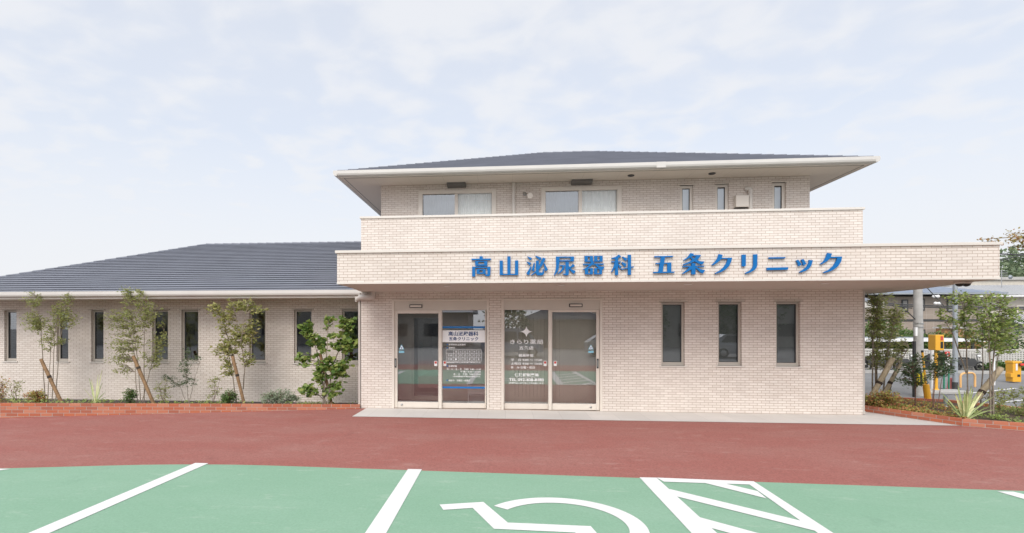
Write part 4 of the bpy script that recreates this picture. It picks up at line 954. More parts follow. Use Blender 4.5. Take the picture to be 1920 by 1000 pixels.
# right-hand planter
plant('bushy_tree', 'leafy multi-stemmed tree close to the right corner of the clinic', 'tree', (1645, 765), 13.9,
      [[(1636, 766), (1634, 640), (1640, 575)], [(1645, 766), (1648, 650), (1655, 580)], [(1652, 766), (1660, 650), (1672, 585)], [(1642, 766), (1641, 690), (1632, 600)], [(1660, 766), (1668, 700), (1690, 650)]],
      [(1645, 570, 18, 16), (1665, 600, 24, 24), (1640, 620, 15, 24), (1660, 640, 28, 20), (1645, 672, 18, 18), (1682, 588, 16, 16), (1687, 650, 14, 12), (1650, 553, 22, 8), (1640, 590, 14, 20), (1668, 672, 16, 10)], 'leaf_nandina', .065, 7.5, rstem=.022, shape='narrow')
plant('rounded_shrub', 'dense rounded yellowish red shrub at the right corner of the clinic', 'shrub', (1655, 775), 13.0, [[(1655, 775), (1640, 755)], [(1655, 775), (1668, 750)], [(1655, 775), (1655, 745)]],
      [(1652, 752, 26, 17), (1664, 746, 22, 14), (1640, 758, 14, 12)], 'leaf_red', .05, 12, 'redbark', .01, 'leaf', depth=.4, trunk='stem', crown='foliage')
plant('small_tree', 'small dark green sapling between the rounded shrub and the striped pole', 'tree', (1716, 770), 13.3, [[(1714, 770), (1712, 720), (1702, 690)], [(1718, 770), (1720, 710), (1724, 672)]],
      [(1702, 690, 18, 12), (1721, 680, 14, 18), (1698, 714, 18, 10), (1724, 714, 15, 9), (1712, 700, 16, 14)], 'leaf_dark', .06, 5, 'redbark', .011)
plant('nandina_tree', 'slim dark sapling with red stems in front of the yellow ticket machine', 'tree', (1752, 780), 12.6, [[(1750, 782), (1756, 720), (1770, 668)], [(1748, 782), (1750, 720), (1752, 690)], [(1755, 782), (1768, 720), (1782, 685)]],
      [(1766, 670, 18, 12), (1756, 698, 14, 16), (1777, 690, 12, 14), (1765, 685, 14, 12)], 'leaf_dark', .065, 5.5, 'redbark', .010, 'narrow')
strap_plant('flax_plant', 'large pale striped sword-leaved plant at the right planter corner', (1808, 790),
            [(1778, 748, .02), (1785, 737, .01), (1800, 722, 0), (1792, 742, .02), (1815, 735, 0), (1835, 735, .02), (1850, 745, .04), (1860, 752, .06), (1892, 776, .16), (1770, 764, .06), (1826, 748, .01), (1806, 736, 0), (1842, 757, .05), (1786, 757, .04), (1872, 745, .06), (1796, 729, 0), (1821, 728, 0), (1790, 768, .08), (1830, 764, .08), (1812, 722, 0), (1848, 735, .03), (1776, 738, .03)], 11.6, .05)
plant('young_tree', 'slender tree with bright green leaves standing left of the big leaning stake', 'tree', (1814, 770), 12.6, [[(1815, 772), (1812, 650), (1805, 590), (1800, 556)], [(1838, 774), (1834, 680), (1825, 610)], [(1813, 700), (1790, 620), (1772, 584)]],
      [(1800, 560, 26, 12), (1788, 588, 20, 14), (1769, 584, 12, 4), (1764, 612, 12, 4), (1830, 570, 26, 16), (1815, 608, 24, 18), (1822, 640, 18, 12)], 'leaf_bright', .065, 3.6, rstem=.015)
plant('young_tree', 'fuller bright green tree standing right of the big leaning stake', 'tree', (1860, 785), 12.1, [[(1857, 788), (1855, 700), (1850, 600), (1845, 560)], [(1862, 788), (1864, 690), (1872, 610), (1880, 570)], [(1860, 788), (1866, 740), (1890, 640)]],
      [(1868, 562, 28, 14), (1850, 618, 32, 20), (1884, 600, 28, 20), (1896, 632, 20, 12), (1870, 650, 28, 13), (1905, 585, 14, 9), (1845, 590, 20, 16)], 'leaf_bright', .065, 3.8, rstem=.02)
stake('tree_stake', 'thick pale leaning log stake between the two bright green trees', (1812, 772), (1877, 690), 12.4, .06, 'stake', .45)
stake('tree_stake', 'thick weathered leaning log stake beside the clinic corner', (1628, 756), (1674, 672), 13.6, .06, 'stake', .45)
stake('tree_stake', 'slimmer weathered leaning stake behind the rounded shrub at the clinic corner', (1648, 756), (1690, 680), 13.8, .045, 'stake', .5)
plant('nandina_shrub', 'loose green shrub at the foot of the fuller bright green tree', 'shrub', (1868, 782), 12.3, [[(1868, 784), (1862, 745)], [(1868, 784), (1878, 740)]], [(1865, 748, 18, 14), (1868, 768, 14, 12), (1878, 735, 10, 10)], 'leaf_nandina', .06, 4, 'redbark', .008, 'narrow', trunk='stem', crown='foliage')
plant('nandina_shrub', 'loose green shrub cut by the right edge of the picture', 'shrub', (1915, 788), 12.2, [[(1914, 788), (1908, 740)], [(1916, 788), (1922, 740)]], [(1910, 742, 14, 14), (1914, 768, 16, 14), (1925, 745, 14, 18)], 'leaf_nandina', .06, 4.5, 'redbark', .008, 'narrow', trunk='stem', crown='foliage')

# ------------------------------------------------------------------ RIGHT-HAND STREET FURNITURE
def tofo(px, py): g = G(px, py); return g
# utility pole
g = G(1723, 742); Yp = g.y
up = thing('utility_pole', 'round concrete utility pole with a yellow and black striped guard', 'pole', g)
t_ = P(1722.5, 500, Yp)
MB().tube([(g.x, Yp, -.01), (t_.x - .03, Yp, t_.z + .35)], [.122, .095], 18).build('shaft', M['concrete'], up)
gz0, gz1 = ZA(1723, 722, Yp), ZA(1723, 698, Yp)
go = MB().tube([(g.x, Yp, gz0), (g.x - .003, Yp, gz1)], .132, 24).build('striped_guard', M['hazard'], up)
for z in (ZA(1723, 608, Yp), ZA(1723, 612, Yp) - .04): MB().tube([(g.x - .01, Yp, z), (g.x - .01, Yp, z + .03)], .12, 16).build('band', M['chrome'], up)
r = rect(1715, 1719, 614, 630, Yp - .16); MB().box(r[0], r[1], Yp - .19, Yp - .13, r[2], r[3]).build('number_plate', M['white'], up)
MB().tube([(g.x - .2, Yp - .02, ZA(1723, 578, Yp)), (g.x - .9, Yp - .3, ZA(1723, 574, Yp))], .018, 6).build('bracket_arm', M['dark'], up)
MB().tube([(g.x - .1, Yp - .02, ZA(1723, 600, Yp)), (g.x - .55, Yp - .18, ZA(1723, 576, Yp))], .015, 6).build('bracket_arm', M['dark'], up)
g2 = G(1714, 744); tag(MB().box(g2.x - .03, g2.x + .03, g2.y - .03, g2.y + .03, -.01, ZA(1714, 640, g2.y)).build('square_post', M['black'], None, .004), 'slim black square post beside the utility pole', 'post')
g = G(1791, 732); Yq = g.y; sp_ = thing('steel_pole', 'slim galvanised steel pole behind the slender tree', 'pole', g)
MB().tube([(g.x, Yq, -.01), (g.x, Yq, ZA(1791, 490, Yq))], [.066, .06], 14).build('shaft', M['steelpole'], sp_)
MB().tube([(g.x, Yq, -.01), (g.x, Yq, .25)], .075, 14).build('base_sleeve', M['dark'], sp_)
# ticket machine
g = G(1755, 736); Yt = g.y; tm = thing('ticket_machine', 'yellow parking ticket box on a yellow pedestal', 'machine', g)
MB().tube([(g.x, Yt, 0), (g.x, Yt, ZA(1755, 657, Yt))], .045, 14).build('pedestal', M['yellow'], tm)
MB().lathe((g.x, Yt, -.005), [(.11, 0), (.11, .03), (.055, .12)], 16).build('pedestal_foot', M['yellow'], tm)
bz0, bz1 = ZA(1755, 657, Yt), ZA(1755, 628, Yt)
bx0, bx1 = XA(1749, Yt), XA(1765, Yt)
mb = MB(); mb.box(bx0, bx1, Yt - .10, Yt + .18, bz0, bz1); bo = mb.build('machine_box', M['yellow'], tm, .012)
MB().box(bx0 + (bx1 - bx0) * .58, bx1 - .03, Yt - .106, Yt - .101, bz0 + (bz1 - bz0) * .64, bz1 - .04).build('display_panel', M['redfilm'], tm)
MB().box(bx0 + (bx1 - bx0) * .58, bx1 - .03, Yt - .106, Yt - .101, bz0 + .06, bz0 + (bz1 - bz0) * .56).build('ticket_slot', M['black'], tm)
# barrier post leaning
g = G(1740, 757); Yb = g.y; bp_ = thing('barrier_post', 'leaning yellow post with thick foot and thin upright arm, before the utility pole', 'post', g)
a_, b_, c_ = P(1741, 757, Yb), P(1736, 721, Yb), P(1729.5, 661, Yb)
MB().tube([a_, b_], [.075, .07], 14).build('post_foot', M['yellow'], bp_); MB().tube([b_, c_], .025, 10).build('arm', M['yellow'], bp_); MB().tube([c_, c_ + (c_ - b_).normalized() * .05], .028, 10).build('arm_tip', M['black'], bp_)
# sign on green legs
g = G(1774, 733); Yg = g.y; sg = thing('small_sign', 'small red and white sign on green posts behind the slim sapling', 'sign', g)
for px in (1770, 1779): x = XA(px, Yg); MB().tube([(x, Yg, 0), (x, Yg, ZA(px, 664, Yg))], .022, 8).build('leg', M['greenpaint'], sg)
r = rect(1771, 1780, 659.5, 669, Yg - .03); MB().box(r[0], r[1], Yg - .05, Yg - .02, r[2], r[3]).build('sign_board', M['redpaint'], sg, .004)
xm_ = (r[0] + r[1]) / 2; zm_ = (r[2] + r[3]) / 2; MB().box(xm_ - .02, xm_ + .02, Yg - .053, Yg - .0505, zm_ - .055, zm_ + .045).build('sign_mark', M['white'], sg)
r = rect(1771, 1780, 672, 692, Yg - .03); MB().box(r[0], r[1], Yg - .05, Yg - .02, r[2], r[3]).build('notice_board', M['white'], sg, .004)
g = G(1748, 731); tag(MB().tube([(g.x, g.y, -.01), (g.x, g.y, ZA(1748, 652, g.y))], .05, 12).build('white_post', M['white'], None), 'plain white post just behind the yellow ticket machine', 'post')
g = G(1864, 722); tag(MB().tube([(g.x, g.y, -.01), (g.x, g.y, ZA(1864, 655, g.y))], .03, 12).build('white_post', M['white'], None), 'white post in front of the lattice wall behind the fuller bright tree', 'post')
g = G(1773, 768); bo_ = thing('bollard', 'short grey steel bollard behind the rear brick edging', 'bollard', g)
MB().tube([(g.x, g.y, -.01), (g.x, g.y, ZA(1773, 741, g.y))], .04, 12).build('post', M['steelpole'], bo_); MB().tube([(g.x, g.y, .05), (g.x, g.y, .09)], .043, 12).build('band', M['white'], bo_)
g = G(1786, 730); cn = thing('traffic_cone', 'worn pale red traffic cone at the foot of the steel pole', 'cone', g)
MB().lathe((g.x - .12, g.y - .1, 0), [(.13, 0), (.13, .02), (.10, .03), (.075, .28), (.06, .36)], 16).build('cone_body', M['redcone'] if 'redcone' in M else plain('faded red', (.50, .14, .13), .6), cn)
MB().box(g.x - .29, g.x + .05, g.y - .27, g.y + .07, -.008, .02).build('cone_base', M['dark'], cn, .01)
# island kerb
ka, kb = G(1738, 738), G(1812, 738)
mb = MB(); mb.box(ka.x, kb.x, ka.y - .1, ka.y + .5, -.01, .08); struct(mb.build('traffic_island', M['concrete'], None, .02))
# hoop barrier
g = G(1814, 727); Yh = g.y; hb = thing('hoop_barrier', 'pale orange tubular hoop barrier in the car park', 'barrier', g)
xa, xb = XA(1801, Yh), XA(1828, Yh + .2); zt = ZA(1801, 700, Yh); yb2 = Yh + .2
pts = [(xa, Yh, 0), (xa, Yh, zt - .1), (xa + .03, Yh, zt - .03), (xa + .1, Yh, zt), (xb - .1, yb2, zt), (xb - .03, yb2, zt - .03), (xb, yb2, zt - .1), (xb, yb2, 0)]
MB().tube(pts, .03, 12).build('hoop', M['orange'], hb)
# gate machine with arm
g = G(1897, 717); Yk = g.y; gm = thing('barrier_gate', 'yellow car park gate machine with red and white arm', 'machine', g)
x0_, x1_ = XA(1893, Yk), XA(1909, Yk); z1_ = ZA(1897, 677, Yk)
MB().box(x0_, x1_, Yk - .12, Yk + .16, .02, z1_ - .09).build('machine_box', M['yellow'], gm, .015); MB().box(x0_ - .012, x1_ + .012, Yk - .135, Yk + .175, z1_ - .09, z1_).build('machine_top', M['yellow'], gm, .015)
MB().box(x0_ - .06, x0_ + .02, Yk - .12, Yk + .1, .18, .32).build('side_box', M['yellow'], gm, .008)
MB().box(x0_ + .09, x0_ + .15, Yk - .126, Yk - .121, .42, .66).build('notice_sticker', M['white'], gm); MB().box(x1_ - .13, x1_ - .04, Yk - .126, Yk - .121, .2, .28).build('button_panel', M['black'], gm)
az_ = ZA(1905, 683, Yk); M['armstripe'] = stripe_mat('barrier arm stripes', (.75, .06, .04), (.85, .85, .84), .9, .5, 0)
MB().box(x0_ + .16, x0_ + 3.2, Yk - .24, Yk - .19, az_ - .035, az_ + .035).build('arm', M['armstripe'], gm, .006)
MB().lathe((x0_ + .22, Yk - .19, az_), [(.06, 0), (.06, .04)], 12, 'y').build('arm_hub', M['dark'], gm)

# lattice block wall
LYw = 25.0
xa, xb = XA(1560, LYw), XA(1990, LYw); lz0, lz1 = .0, ZA(1780, 655, LYw)
lw = thing('lattice_wall', 'long white openwork block wall across the far side of the car park', 'wall', ((xa + xb) / 2, LYw, 0))
mb = MB(); rows = 9; cols = int((xb - xa) / .108); hh = (lz1 - .08 - .1) / rows
for i in range(rows + 1): z = .1 + i * hh; mb.box(xa, xb, LYw, LYw + .1, z - .02, z + .02)
for k in range(cols + 1): x = xa + (xb - xa) * k / cols; mb.box(x - .018, x + .018, LYw + .004, LYw + .096, .1, lz1 - .08)
mb.build('lattice_block', M['lattice'] if 'lattice' in M else M.setdefault('lattice', plain('pale block', (.62, .60, .56), .9)), lw)
MB().box(xa, xb, LYw - .02, LYw + .12, lz1 - .055, lz1).build('coping', M['lattice'], lw); MB().box(xa, xb, LYw - .015, LYw + .115, -.01, .074).build('plinth', M['concrete'], lw)
# kerb strip and verge before the lattice wall
mb = MB(); mb.box(xa, xb, LYw - 1.3, LYw - 1.15, -.01, .12); struct(mb.build('kerb', M['concrete'], None))
mb = MB()
for _ in range(700):
    p = Vector((rng.uniform(XA(1840, LYw), xb), rng.uniform(LYw - 1.0, LYw - .2), rng.uniform(0, .4)))
    for j in range(5): add_leaf(mb, p + Vector((rng.gauss(0, .1), rng.gauss(0, .1), rng.gauss(0, .05))), .14, 'leaf')
struct(mb.build('verge_plants', M['leaf_box']), 'stuff')
# white lines on the car park
for k, (a_, b_) in enumerate((((1850, 757), (1990, 742)), ((1820, 737), (1905, 728)), ((1880, 775), (1990, 760)))):
    q = gline(a_, b_, .1); mark('car_park_line', [q], -.005)
# carport roof behind the lattice wall
CYp = 29.0; xa, xb = XA(1600, CYp), XA(1848, CYp); zt = ZA(1740, 634.5, CYp)
cp = thing('carport', 'long flat carport with white roof edge behind the lattice wall', 'carport', ((xa + xb) / 2, CYp + 2, 0))
MB().box(xa, xb, CYp, CYp + .12, zt - .17, zt).build('roof_edge', M['white'], cp); MB().box(xa, xb, CYp + .12, CYp + 5, zt - .1, zt - .02).build('roof', M['steelpole'], cp)
for k in range(5): x = xa + .4 + (xb - xa - .8) * k / 4; MB().box(x - .05, x + .05, CYp + .2, CYp + .3, -.01, zt - .1).build('post', M['dark'], cp)
# hedge row behind
def bush(name, label, cat, c, r3, n, mat, size):
    root = thing(name, label, cat, (c[0], c[1], 0)); mb = MB(); c = Vector(c)
    for _ in range(n):
        v = Vector((rng.gauss(0, 1), rng.gauss(0, 1), rng.gauss(0, 1))).normalized() * rng.uniform(.55, 1.02)
        lump = 1 + .22 * math.sin(v.x * 5 + c.x) * math.sin(v.z * 6 + v.y * 4)
        p = c + Vector((v.x * r3[0], v.y * r3[1], v.z * r3[2])) * lump
        if p.z < 0: continue
        for j in range(3): add_leaf(mb, p + Vector((rng.gauss(0, 1), rng.gauss(0, 1), rng.gauss(0, 1))) * size * .6, size, 'leaf', v)
    mb.build('foliage', mat, root)
    MB().tube([(c.x, c.y, -.02), (c.x + .05, c.y, c.z)], [.1 * r3[2], .04 * r3[2]], 7).build('trunk', M['bark'], root)
    return root
for i, (px, py, rx, rz, lab) in enumerate(((1700, 644, 2.0, .55, 'dark bush behind the carport left of the utility pole'), (1746, 642, 1.8, .5, 'dark bush behind the carport under the beige apartment wall'), (1790, 644, 1.4, .5, 'reddish bush behind the carport beside the steel pole'), (1905, 632, 2.4, 1.0, 'large green bush above the lattice wall at the right edge'), (1650, 630, 2.0, .9, 'green bush behind the carport near the clinic corner'))):
    Yb_ = 34.5; c = P(px, py, Yb_); bush('background_bush', lab, 'bush', (c.x, c.y, max(.6, c.z)), (rx, 1.0, rz), 700, M['leaf_red'] if i == 2 else M['leaf_box'], .16)
# motorbikes
def motorbike(g, lab, cover=False, flip=1):
    root = thing('motorbike', lab, 'motorbike', g, 'motorbikes parked by the lattice wall'); x, y = g.x, g.y
    for dx in (-.6, .6):
        mb = MB(); n = 18; ring_ = [(x + dx + math.cos(k * 2 * math.pi / n) * .24, y, .29 + math.sin(k * 2 * math.pi / n) * .24) for k in range(n + 1)]
        mb.tube(ring_, .055, 6, False); mb.tube([(x + dx, y - .04, .29), (x + dx, y + .04, .29)], .09, 10); mb.build('wheel', M['black'], root)
    MB().prism([(x - .5, y - .12, .35), (x + .25, y - .12, .3), (x + .4, y - .12, .55), (x + .25, y - .12, .72), (x - .2, y - .12, .66), (x - .65, y - .12, .7)], (0, .24, 0)).build('body', M['dark'], root)
    MB().box(x - .62, x + .02, y - .11, y + .11, .70, .79).build('seat', M['black'], root, .03)
    MB().tube([(x + .6, y, .3), (x + .42, y, .92)], .03, 8).build('fork', M['chrome'], root); MB().tube([(x + .40, y - .3, .98), (x + .42, y, .92), (x + .40, y + .3, .98)], .017, 8).build('handlebar', M['chrome'], root)
    MB().lathe((x + .5, y - .02, .85), [(.05, -.05), (.09, .06)], 12, 'x').build('headlight', M['white'], root)
    root.scale = (.78, .78, .78)
    if cover: MB().prism([(x - .75, y - .3, .2), (x + .75, y - .3, .2), (x + .55, y - .25, 1.05), (x + .35, y - .25, 1.1), (x - .3, y - .25, .8)], (0, .6, 0)).build('dust_cover', M['black'], root)
    return root
for px, lab, cov in ((1646, 'dark motorbike half hidden behind the tree at the clinic corner', False), (1690, 'dark motorbike between the clinic corner tree and the utility pole', False), (1750, 'motorbike under a black dust cover behind the ticket machine', True), (1815, 'dark motorbike by the lattice wall right of the steel pole', False)):
    motorbike(G(px, 697), lab, cov)

# ------------------------------------------------------------------ HOUSES BEHIND
M['apt'] = brick_mat('beige siding', (.36, .30, .25), (.34, .285, .24), (.42, .37, .32), .45, .45, .012, offset=0, bump=.1)
M['cream'] = plain('cream render', (.55, .51, .44), .9, 0, .08)
M['bluetile'] = plain('blue grey roofing', (.20, .235, .30), .6, 0, .1)
M['greytile'] = stripe_mat('grey pan tiles', (.12, .12, .125), (.46, .46, .46), .30, .36, 0, .6)
HY = 38.0
ap = thing('apartment_house', 'two storey beige house with shallow blue-grey roof behind the carport', 'house', (XA(1780, HY), HY + 4, 0))
xa, xb = XA(1600, HY), XA(1836, HY); ze = ZA(1760, 556, HY)
MB().box(xa, xb, HY, HY + 8, -.01, ze).build('wall', M['apt'], ap); zb_ = ZA(1760, 601, HY); MB().box(xa, xb + .02, HY - .04, HY - .002, zb_ - .06, zb_ + .08).build('band', M['dark'], ap)
e0 = .9; xe, ye = xb + 1.0, HY - e0; zr = ZA(1760, 528, HY + 4)
mb = MB(); mb.quad((xa, ye, ze + .2), (xe, ye, ze + .2), (xe - 4.5, HY + 4, zr), (xa, HY + 4, zr)); mb.quad((xe, ye, ze + .2), (xe, HY + 8.9, ze + .2), (xe - 4.5, HY + 4, zr)); mb.quad((xa, HY + 8.9, ze + .2), (xa, HY + 4, zr), (xe - 4.5, HY + 4, zr), (xe, HY + 8.9, ze + .2)); mb.build('roof', M['bluetile'], ap)
MB().box(xa, xe, ye, HY + 8.9, ze + .10, ze + .195).build('eave', M['steelpole'], ap)
for (a, b, c, d) in ((1722, 1733, 560, 583), (1775, 1790, 562, 585), (1722, 1734, 618, 628), (1776, 1786, 618, 630), (1690, 1702, 562, 585)):
    r = rect(a, b, c, d, HY); w_ = MB().box(r[0], r[1], HY - .05, HY - .003, r[2], r[3]).build('window', M['dark'], ap); MB().box(r[0] + .08, r[1] - .08, HY - .056, HY - .051, r[2] + .08, r[3] - .08).build('pane', M['screen'], w_)
HY2 = 44.0
h2 = thing('tiled_house', 'cream two storey house with grey pan tiled roof at the right edge', 'house', (XA(1910, HY2), HY2 + 5, 0))
xa, xb = XA(1842, HY2), XA(2080, HY2); ze = ZA(1900, 556, HY2)
MB().box(xa, xb, HY2, HY2 + 9, -.01, ze).build('wall', M['cream'], h2)
zr = ZA(1900, 533, HY2 + 3); mb = MB(); mb.quad((xa - .9, HY2 - .9, ze + .1), (xb + .9, HY2 - .9, ze + .1), (xb + .9, HY2 + 4, zr), (xa + .9, HY2 + 4, zr)); mb.quad((xa - .9, HY2 + 9.9, ze + .1), (xa - .9, HY2 - .9, ze + .1), (xa + .9, HY2 + 4, zr)); mb.quad((xb, HY2 + 9, ze + .1), (xa, HY2 + 9, ze + .1), (xa + .9, HY2 + 4, zr), (xb, HY2 + 4, zr)); mb.build('roof', M['greytile'], h2)
MB().box(xa - .85, xb + .85, HY2 - .85, HY2 + 9.8, ze - .06, ze + .09).build('eave', M['white'], h2)
r = rect(1905, 1960, 572, 588, HY2); w_ = MB().box(r[0], r[1], HY2 - .06, HY2 - .003, r[2], r[3]).build('window', M['frame'], h2); MB().box(r[0] + .1, r[1] - .1, HY2 - .07, HY2 - .061, r[2] + .1, r[3] - .1).build('pane', M['screen'], w_)
zl = ZA(1900, 610, HY2 - 2); mb = MB(); mb.quad((XA(1868, HY2), HY2 - 2, zl), (xb, HY2 - 2, zl), (xb, HY2 - .003, zl + .9), (XA(1868, HY2), HY2 - .003, zl + .9)); mb.build('lower_roof', M['greytile'], h2)
MB().box(XA(1876, HY2), xb - .2, HY2 - 1.2, HY2 - .003, -.01, zl - .02).build('lower_wall', M['cream'], h2)
# antenna on that roof
ax, ay = XA(1889, 46), 46.5; az0 = ZA(1889, 535, 46)
an = thing('roof_antenna', 'thin television antenna mast on the grey tiled roof', 'antenna', (ax, ay, az0))
MB().tube([(ax, ay, az0 - .3), (ax, ay, ZA(1889, 505, 46))], .03, 6).build('mast', M['chrome'], an)
for k in range(4): z = ZA(1889, 507 + 3 * k, 46); MB().tube([(ax - .45, ay, z), (ax + .45, ay, z)], .015, 5).build('antenna_rod', M['chrome'], an)
MB().lathe((ax + .5, ay - .1, ZA(1893, 519, 46)), [(.02, 0), (.14, -.04), (.17, -.07)], 14, 'y').build('dish', M['steelpole'], an)
# pale flat building between the two roofs
HY3 = 60; r = rect(1795, 1925, 520, 560, HY3)
h3 = thing('flat_roofed_building', 'plain pale flat roofed building behind the two house roofs', 'building', ((r[0] + r[1]) / 2, HY3 + 4, 0))
MB().box(r[0], r[1] + 6, HY3, HY3 + 8, -.01, r[3] - .3).build('wall', M['cream'], h3); MB().box(r[0] - .2, r[1] + 6.2, HY3 - .2, HY3 + 8.2, r[3] - .3, r[3]).build('roof_edge', M['concrete'], h3)
r = rect(1788, 1806, 616, 640, 36); sh = thing('garden_shed', 'small orange-brown shed behind the carport beside the steel pole', 'shed', (r[0] + .3, 36.5, 0))
MB().box(r[0], r[1], 36, 37.4, -.01, r[3]).build('wall', plain('shed timber', (.50, .28, .15), .8), sh); MB().box(r[0] - .1, r[1] + .2, 35.9, 37.5, r[3], r[3] + .08).build('roof', M['white'], sh)

# wooded hill behind the houses
mb = MB(); hx0, hx1 = 70, 300
def hill_h(x): return max(0, 24 * math.exp(-((x - 175) / 55) ** 2) + 2 * math.sin(x * .11) + 1.2 * math.sin(x * .31))
nx, ny = 46, 10
vs = []
for j in range(ny + 1):
    for i in range(nx + 1):
        x = hx0 + (hx1 - hx0) * i / nx; u = j / ny; vs.append((x, 120 + 90 * u, -.02 + hill_h(x) * math.sin(math.pi * min(1, u * .9)) * 1.0))
mb.add(vs, [[j * (nx + 1) + i, j * (nx + 1) + i + 1, (j + 1) * (nx + 1) + i + 1, (j + 1) * (nx + 1) + i] for j in range(ny) for i in range(nx)], True)
struct(mb.build('hill', M['leaf_box'] if False else plain('hill soil', (.07, .085, .035), .9)))
mb = MB()
for _ in range(1500):
    x = rng.uniform(hx0 + 20, 215); u = rng.uniform(.02, .6); z = hill_h(x) * math.sin(math.pi * u * .9); c = Vector((x, 120 + 90 * u, z)); rr = rng.uniform(1.6, 3.2)
    for j in range(34):
        v = Vector((rng.gauss(0, 1), rng.gauss(0, 1), rng.gauss(0, .9))).normalized()
        if v.z < -.4: continue
        add_leaf(mb, c + Vector((v.x * rr, v.y * rr, v.z * rr * 1.1 + rr * .8)), rr * .42, 'leaf', v)
struct(mb.build('wooded_slope', M['leaf_hill_hazed']), 'stuff')
# autumn tree whose branch tips enter at the right edge
at = thing('autumn_tree', 'tree with orange and brown leaves reaching in at the right edge above the roofs', 'tree', (XA(2010, 30), 30, 0))
tb, lb = MB(), MB(); bx = XA(2010, 30); tz = ZA(1950, 450, 30)
tb.tube([(bx, 30, -.02), (bx + .1, 30, 2.5), (bx - .2, 30, tz)], [.22, .17, .06], 9)
for k in range(26):
    tip = P(rng.uniform(1866, 2080), rng.uniform(436, 466), 30) + Vector((0, rng.uniform(-1.2, 1.2), 0)); s0 = Vector((bx - .2 * rng.random(), 30, rng.uniform(tz - .7, tz)))
    tb.tube([s0, s0.lerp(tip, .5) + Vector((0, 0, .2)), tip], [.05, .03, .01], 5, False)
    for j in range(70): add_leaf(lb, s0.lerp(tip, rng.uniform(.55, 1)) + Vector((rng.gauss(0, .16), rng.gauss(0, .16), rng.gauss(0, .1))), .15, 'leaf')
tb.build('trunk', M['bark'], at); lb.build('crown', M['leaf_autumn'], at)
# overhead wires
def wire(pts, r, lab, sag=.4):
    mb = MB()
    for a, b in pts:
        a, b = Vector(a), Vector(b); mb.tube([a.lerp(b, i / 14) - Vector((0, 0, sag * math.sin(math.pi * i / 14))) for i in range(15)], r, 4, False)
    return tag(mb.build('overhead_wire', M['dark'], None), lab, 'wire', 'overhead wires')
wire([(P(1640, 568, 32), P(2000, 577, 32)), (P(1640, 571, 32), P(2000, 580, 32))], .035, 'thick dark cable pair crossing in front of the beige house', .1)
wire([(P(1700, 512, 34), P(1990, 458, 34))], .028, 'cable rising to the right above the grey tiled roof', .3)
wire([(P(1860, 452, 40), P(1700, 470, 30))], .02, 'short cable showing just above the right end of the canopy', .1)
wire([(P(1870, 476, 36), P(2010, 474, 36))], .04, 'dark cable in front of the wooded hill at the right edge', .1)
wire([(P(1720, 520, Yp), P(1835, 640, 33))], .014, 'slanting stay wire by the utility pole', .05)
for px, py, lab in ((1755, 556, 'upper white insulator on the slanting stay wire'), (1758, 569, 'lower white insulator on the slanting stay wire')):
    q = P(px, py, 21); ins = thing('insulator', lab, 'insulator', q); MB().lathe(q, [(.02, -.13), (.06, -.08), (.035, 0), (.06, .08), (.02, .13)], 10, 'x').build('insulator_body', M['white'], ins)
# ------------------------------------------------------------------ BEHIND THE VIEWER (seen mirrored in the glass)
def car(name, label, cat, loc, prof, glassprof, width, col, wheels):
    root = thing(name, label, cat, loc); x, y, z = loc; w2 = width / 2
    mb = MB()
    secs = [(-w2 * .97, 0), (-w2, .0), (w2, .0), (w2 * .97, 0)]
    def ring_(yy, inset): return [(x + px_ , y + yy, z + pz_) for px_, pz_ in prof]
    n = len(prof); rows = []
    for yy, k in ((-w2 * .80, 1), (-w2, 0), (w2, 0), (w2 * .80, 1)):
        rows.append([(x + px_ * (1 - .012 * k), y + yy * (1 if pz_ < .95 else .86), z + pz_) for px_, pz_ in prof])
    vs = sum(rows, []); fs = [list(range(n - 1, -1, -1)), [3 * n + i for i in range(n)]]
    for r_ in range(3):
        for i in range(n): fs.append([r_ * n + i, r_ * n + (i + 1) % n, (r_ + 1) * n + (i + 1) % n, (r_ + 1) * n + i])
    mb.add(vs, fs); recalc(mb.build('body', col, root))
    for s in (-1, 1):
        for gp in glassprof:
            MB().quad(*[(x + a, y + s * (w2 * (1.006 if b < .95 else .868)), z + b) for a, b in gp]).build('side_window', M['carglass'], root)
        for wx_ in wheels:
            k = MB().lathe((x + wx_, y + s * (w2 - .09), z + .3), [(.2, -.1), (.3, -.09), (.3, .09), (.2, .1)], 18, 'y').build('wheel', M['black'], root)
            MB().lathe((x + wx_, y + s * (w2 + .012) , z + .3), [(.19, -.004), (.17, .006), (.05, .008)], 14, 'y').build('rim', M['chrome'], k)
    return root
M['greywall'] = plain('grey render', (.33, .32, .295), .9, 0, .1)
M['carglass'] = plain('car glass', (.03, .035, .04), .08, 0, 0, spec=.8)
M['vanpaint'] = plain('pale blue paint', (.30, .38, .48), .3, .2); M['carpaint'] = plain('silver paint', (.40, .42, .44), .3, .4)
vprof = [(-1.95, .3), (1.95, .3), (2.0, .7), (1.6, .95), (1.0, 1.72), (.6, 1.82), (-1.7, 1.84), (-1.95, 1.6), (-1.98, .8)]
car('parked_van', 'pale blue van parked across the street, seen mirrored in the pharmacy glass', 'van', (.4, -9.5, 0), vprof, [[(-1.75, .95), (-.55, .95), (-.55, 1.62), (-1.7, 1.62)], [(-.45, .95), (.35, .95), (.3, 1.62), (-.45, 1.62)], [(.45, .95), (1.35, .95), (.95, 1.5), (.42, 1.6)]], 1.7, M['vanpaint'], (-1.25, 1.3))
cprof = [(-1.9, .28), (1.9, .28), (1.98, .6), (1.75, .8), (.9, .95), (.3, 1.42), (-1.1, 1.46), (-1.75, 1.05), (-1.95, .9)]
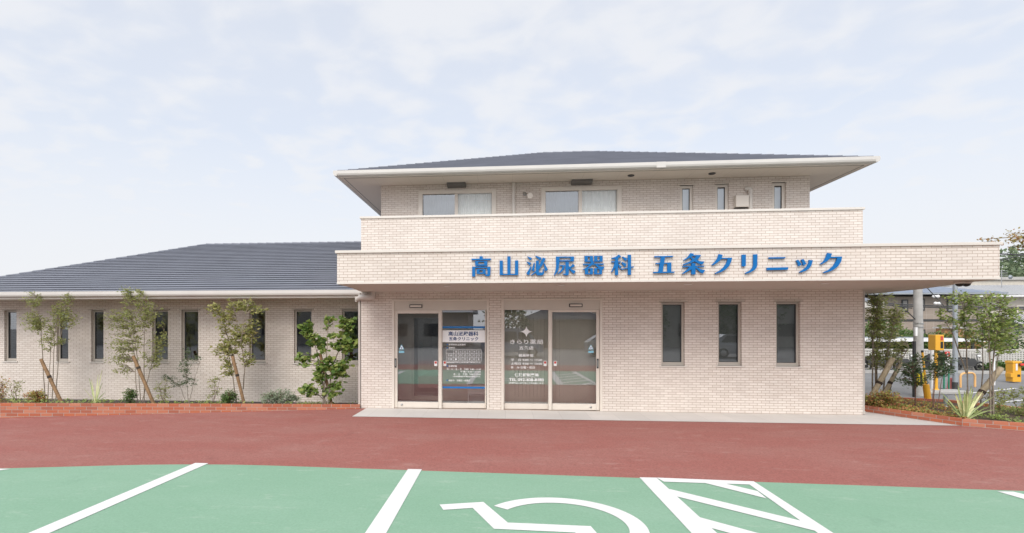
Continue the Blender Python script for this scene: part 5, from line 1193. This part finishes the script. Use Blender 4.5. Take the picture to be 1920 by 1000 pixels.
car('parked_car', 'silver hatchback parked across the street, mirrored in the sliding pharmacy door', 'car', (7.2, -10.5, 0), cprof, [[(-1.35, .97), (-.35, .97), (-.35, 1.36), (-1.0, 1.38)], [(-.27, .97), (.7, .97), (.22, 1.34), (-.27, 1.36)]], 1.7, M['carpaint'], (-1.25, 1.25))
car('parked_car', 'silver car parked across the street, mirrored in the slim right windows', 'car', (14.5, -9.5, 0), cprof, [[(-1.35, .97), (-.35, .97), (-.35, 1.36), (-1.0, 1.38)], [(-.27, .97), (.7, .97), (.22, 1.34), (-.27, 1.36)]], 1.7, M['carpaint'], (-1.25, 1.25))
rh = thing('roadside_house', 'house with dark gabled roof across the street, mirrored in the pharmacy glass', 'house', (4.5, -26, 0))
MB().box(1.5, 8.5, -30, -23, -.01, 2.6).build('wall', M['apt'], rh)
mb = MB(); mb.prism([(1.0, -22.4, 2.55), (9.0, -22.4, 2.55), (5.0, -22.4, 4.1)], (0, -8.2, 0)); recalc(mb.build('roof', M['bluetile'], rh))
for bx0_, bx1_, by_, hh_, lab in ((9.5, 34, -27, 6.0, 'long dark grey house across the street, mirrored in the slim right windows'), (-48, -13, -27, 6.0, 'long dark grey house across the street, mirrored in the wing windows'), (-11.5, -3.5, -25, 3.3, 'low grey house across the street, mirrored in the clinic door')):
    rh = thing('roadside_house', lab, 'house', ((bx0_ + bx1_) / 2, by_ - 4, 0))
    MB().box(bx0_, bx1_, by_ - 8, by_, -.01, hh_).build('wall', M['greywall'], rh)
    mb = MB(); mb.prism([(bx0_ - .5, by_ + .6, hh_ - .05), (bx0_ - .5, by_ - 8.6, hh_ - .05), (bx0_ - .5, by_ - 4, hh_ + 1.8)], (bx1_ - bx0_ + 1, 0, 0)); recalc(mb.build('roof', M['bluetile'], rh))
    for k in range(int((bx1_ - bx0_) / 3)):
        for zz_ in ((1.0, 3.9) if hh_ > 5 else (1.0,)): MB().box(bx0_ + .8 + 3 * k, bx0_ + 2.2 + 3 * k, by_ + .002, by_ + .05, zz_, zz_ + 1.2).build('window', M['dark'], rh)
for k, (x, y, z, r3, lab) in enumerate(((.2, -22, 2.0, (1.8, 1.6, 2.2), 'dark tree across the street mirrored left in the pharmacy glass'), (11.5, -23, 2.6, (2.6, 2, 2.9), 'dark tree across the street mirrored in the sliding pharmacy door'), (21, -24, 2.8, (3, 2, 3.2), 'dark tree across the street mirrored in the slim right windows'), (-16, -24, 2.6, (3.5, 2, 3), 'dark tree across the street mirrored in the wing windows'))):
    bush('roadside_tree', lab, 'tree', (x, y, z), r3, 800, M['leaf_dark'], .3)
